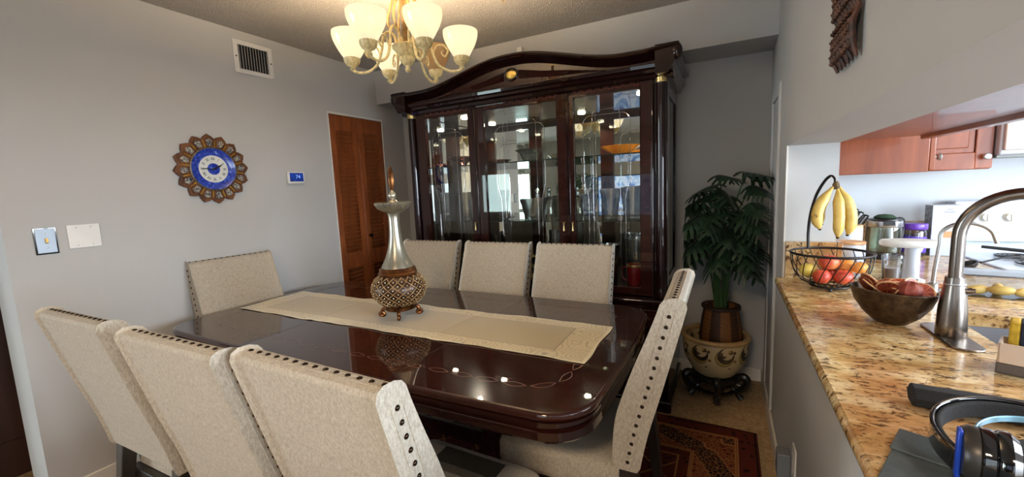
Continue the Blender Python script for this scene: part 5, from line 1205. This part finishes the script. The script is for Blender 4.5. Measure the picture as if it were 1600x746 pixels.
cup = cupm([(.001, -.016), (.034, -.016), (.038, -.010), (.038, .000), (.036, .002)]).build('ear_cup', mat('satin_graphite', '#35322f', .35, .2), hp)
cupm([(.0385, .002), (.039, .004), (.039, .014), (.037, .016)]).build('cup_rim', MT['blackgloss'], cup); cupm([(.036, .016), (.040, .020), (.041, .030), (.034, .038), (.022, .036), (.020, .02)]).build('ear_cushion', MT['blackgloss'], cup)
bl_ = mat('cobalt_reflection', '#2350c8', .3, .2, col2='#1c3ea8'); MB().box((CUPX-.020, CUPY-.002, .040), (.006, .016, .075), (0, 0, R(-14))).build('blue_reflection_bar', bl_, hp, bevel=.002, label='cobalt blue bar painted as a light reflection')  # blue bar modelled in place of a strip of reflected blue light
rd = MB().tube(catmull([(.02, -.055, .055), (.05, -.03, .062), (.09, -.02, .06), (.14, -.035, .05)], 6), .0028, 8).build('red_cable', mat('red_rubber', '#b3261e', .4), hp, label='red cable')

# ------------------------------------------------------------------ rooms behind, seen in the mirror
vb = thing('vertical_blinds', 'white vertical blinds over the left rear window, seen in the cabinet mirror', 'blinds', (-6.4, -3.22, 0))
blm = NT('blind_vane'); blm.n.remove(blm.b); a_ = blm.add('ShaderNodeBsdfDiffuse'); b_ = blm.add('ShaderNodeBsdfTranslucent'); a_.inputs[0].default_value = srgb('#d8dcd8'); b_.inputs[0].default_value = srgb('#e4ece8'); x_ = blm.add('ShaderNodeMixShader'); x_.inputs[0].default_value = .5; blm.ln(a_.outputs[0], x_.inputs[1]); blm.ln(b_.outputs[0], x_.inputs[2]); blm.ln(x_.outputs[0], blm.out.inputs[0])
MB().b2((-1.3, -.03, 2.16), (1.3, .03, 2.21)).build('head_rail', MT['white'], vb)
for i in range(28): MB().box((-1.25+2.5*i/27, 0, 1.09), (.088, .002, 2.12), (0, 0, R(28))).build('vane', blm.m, vb)
tv = thing('television', 'flat television with bright blue picture, seen in the right cabinet mirror', 'television', (-1.62, -1.9, 0))
tvm = NT('screen_picture'); co = tvm.co(); n = tvm.noise(co, 3.5, 4, .6, 1.5); c = tvm.ramp(n, [(.3, srgb('#3a4fa0')), (.45, srgb('#7fa6d8')), (.55, srgb('#dfe6f4')), (.7, srgb('#8a78c8'))]); tvm.ln(c, tvm.b.inputs['Emission Color']); tvm.b.inputs['Emission Strength'].default_value = .75; tvm.b.inputs['Base Color'].default_value = (.01, .01, .01, 1)
fr_ = MB().b2((-.62, -.03, .80), (.62, .03, 1.54)).build('frame', MT['blackgloss'], tv, bevel=.004); MB().b2((-.60, .03, .82), (.60, .032, 1.52)).build('screen', tvm.m, tv)
cns = MB().b2((-.75, -.22, .02), (.75, .22, .55)).b2((-.70, -.20, .0), (.70, .20, .02)).b2((-.74, .22, .06), (-.01, .235, .51)).b2((.01, .22, .06), (.74, .235, .51)).build('media_console', MT['darkdoor'], bevel=.006); cns.location = (-1.62, -1.9, 0); tag(cns, 'dark low media console under the television', 'console')
MB().b2((-.2, -.1, .551), (.2, .1, .565)).b2((-.04, -.03, .56), (.04, .03, .82)).build('stand', MT['black'], tv)
pl = thing('palm_plant', 'green leafy palm beside the television, seen in the cabinet mirror', 'potted plant', (-2.75, -2.55, 0))
MB().lathe([(.13, 0), (.17, .28), (.18, .30), (.15, .30), (.001, .27)], 24).build('pot', MT['darkdoor'], pl)
pf = MB()
for k in range(26):
    a = k*2.4; e = .5+.5*((k*7) % 5)/4; P = catmull([(0, 0, .28), (.12*cos(a), .12*sin(a), .9+.3*e), (.38*cos(a), .38*sin(a), 1.25+.35*e), (.6*cos(a)*.9, .6*sin(a)*.9, 1.05+.3*e)], 5)
    pf.tube(P, .006, 5)
    for j in range(5, len(P)):
        for s in (-1, 1):
            sd_v = Vector((-sin(a), cos(a), -.4))*s*.16; b0 = P[j]; pf.raw([b0, b0+sd_v*.5+Vector((cos(a)*.03, sin(a)*.03, .015)), b0+sd_v, b0+sd_v*.5-Vector((cos(a)*.01, sin(a)*.01, -.01))], [(0, 1, 2, 3)])
pf.build('fronds', mat('palm_green', '#2f6b34', .5, col2='#1f4a26', ns=20), pl)
ex = thing('garden_hedge', 'green hedge outside the rear glass doors', 'hedge', (-4.0, -6.2, 0))
MB().grid(60, 20, lambda a, b: (-5+10*a, .25*sin(a*60)*cos(b*17)+.15*sin(a*151+b*40), 2.6*b)).build('foliage', mat('hedge_green', '#5f8f5a', .8, col2='#35603a', ns=5), ex, solid=.1)
# unseen ceiling fixtures added to go with the two fill lights
for nm_, lb_t, x, y, w_, h_ in (('added_fill_fixture', 'rectangular white fixture added for the kitchen fill light, out of view', 1.7, 1.6, .54, 1.04), ('added_fill_fixture', 'square white fixture added for the fill light behind the viewer', -.35, -1.3, .44, .44)):
    cf = thing(nm_, lb_t, 'added fill fixture', (x, y, 2.44))
    MB().b2((-w_/2, -h_/2, -.05), (w_/2, h_/2, 0)).build('frame', MT['white'], cf, bevel=.004)
    MB().b2((-w_/2+.02, -h_/2+.02, -.056), (w_/2-.02, h_/2-.02, -.05)).build('diffuser', mat('fill_diffuser', '#fff0d8', .5, emit=2.0), cf)
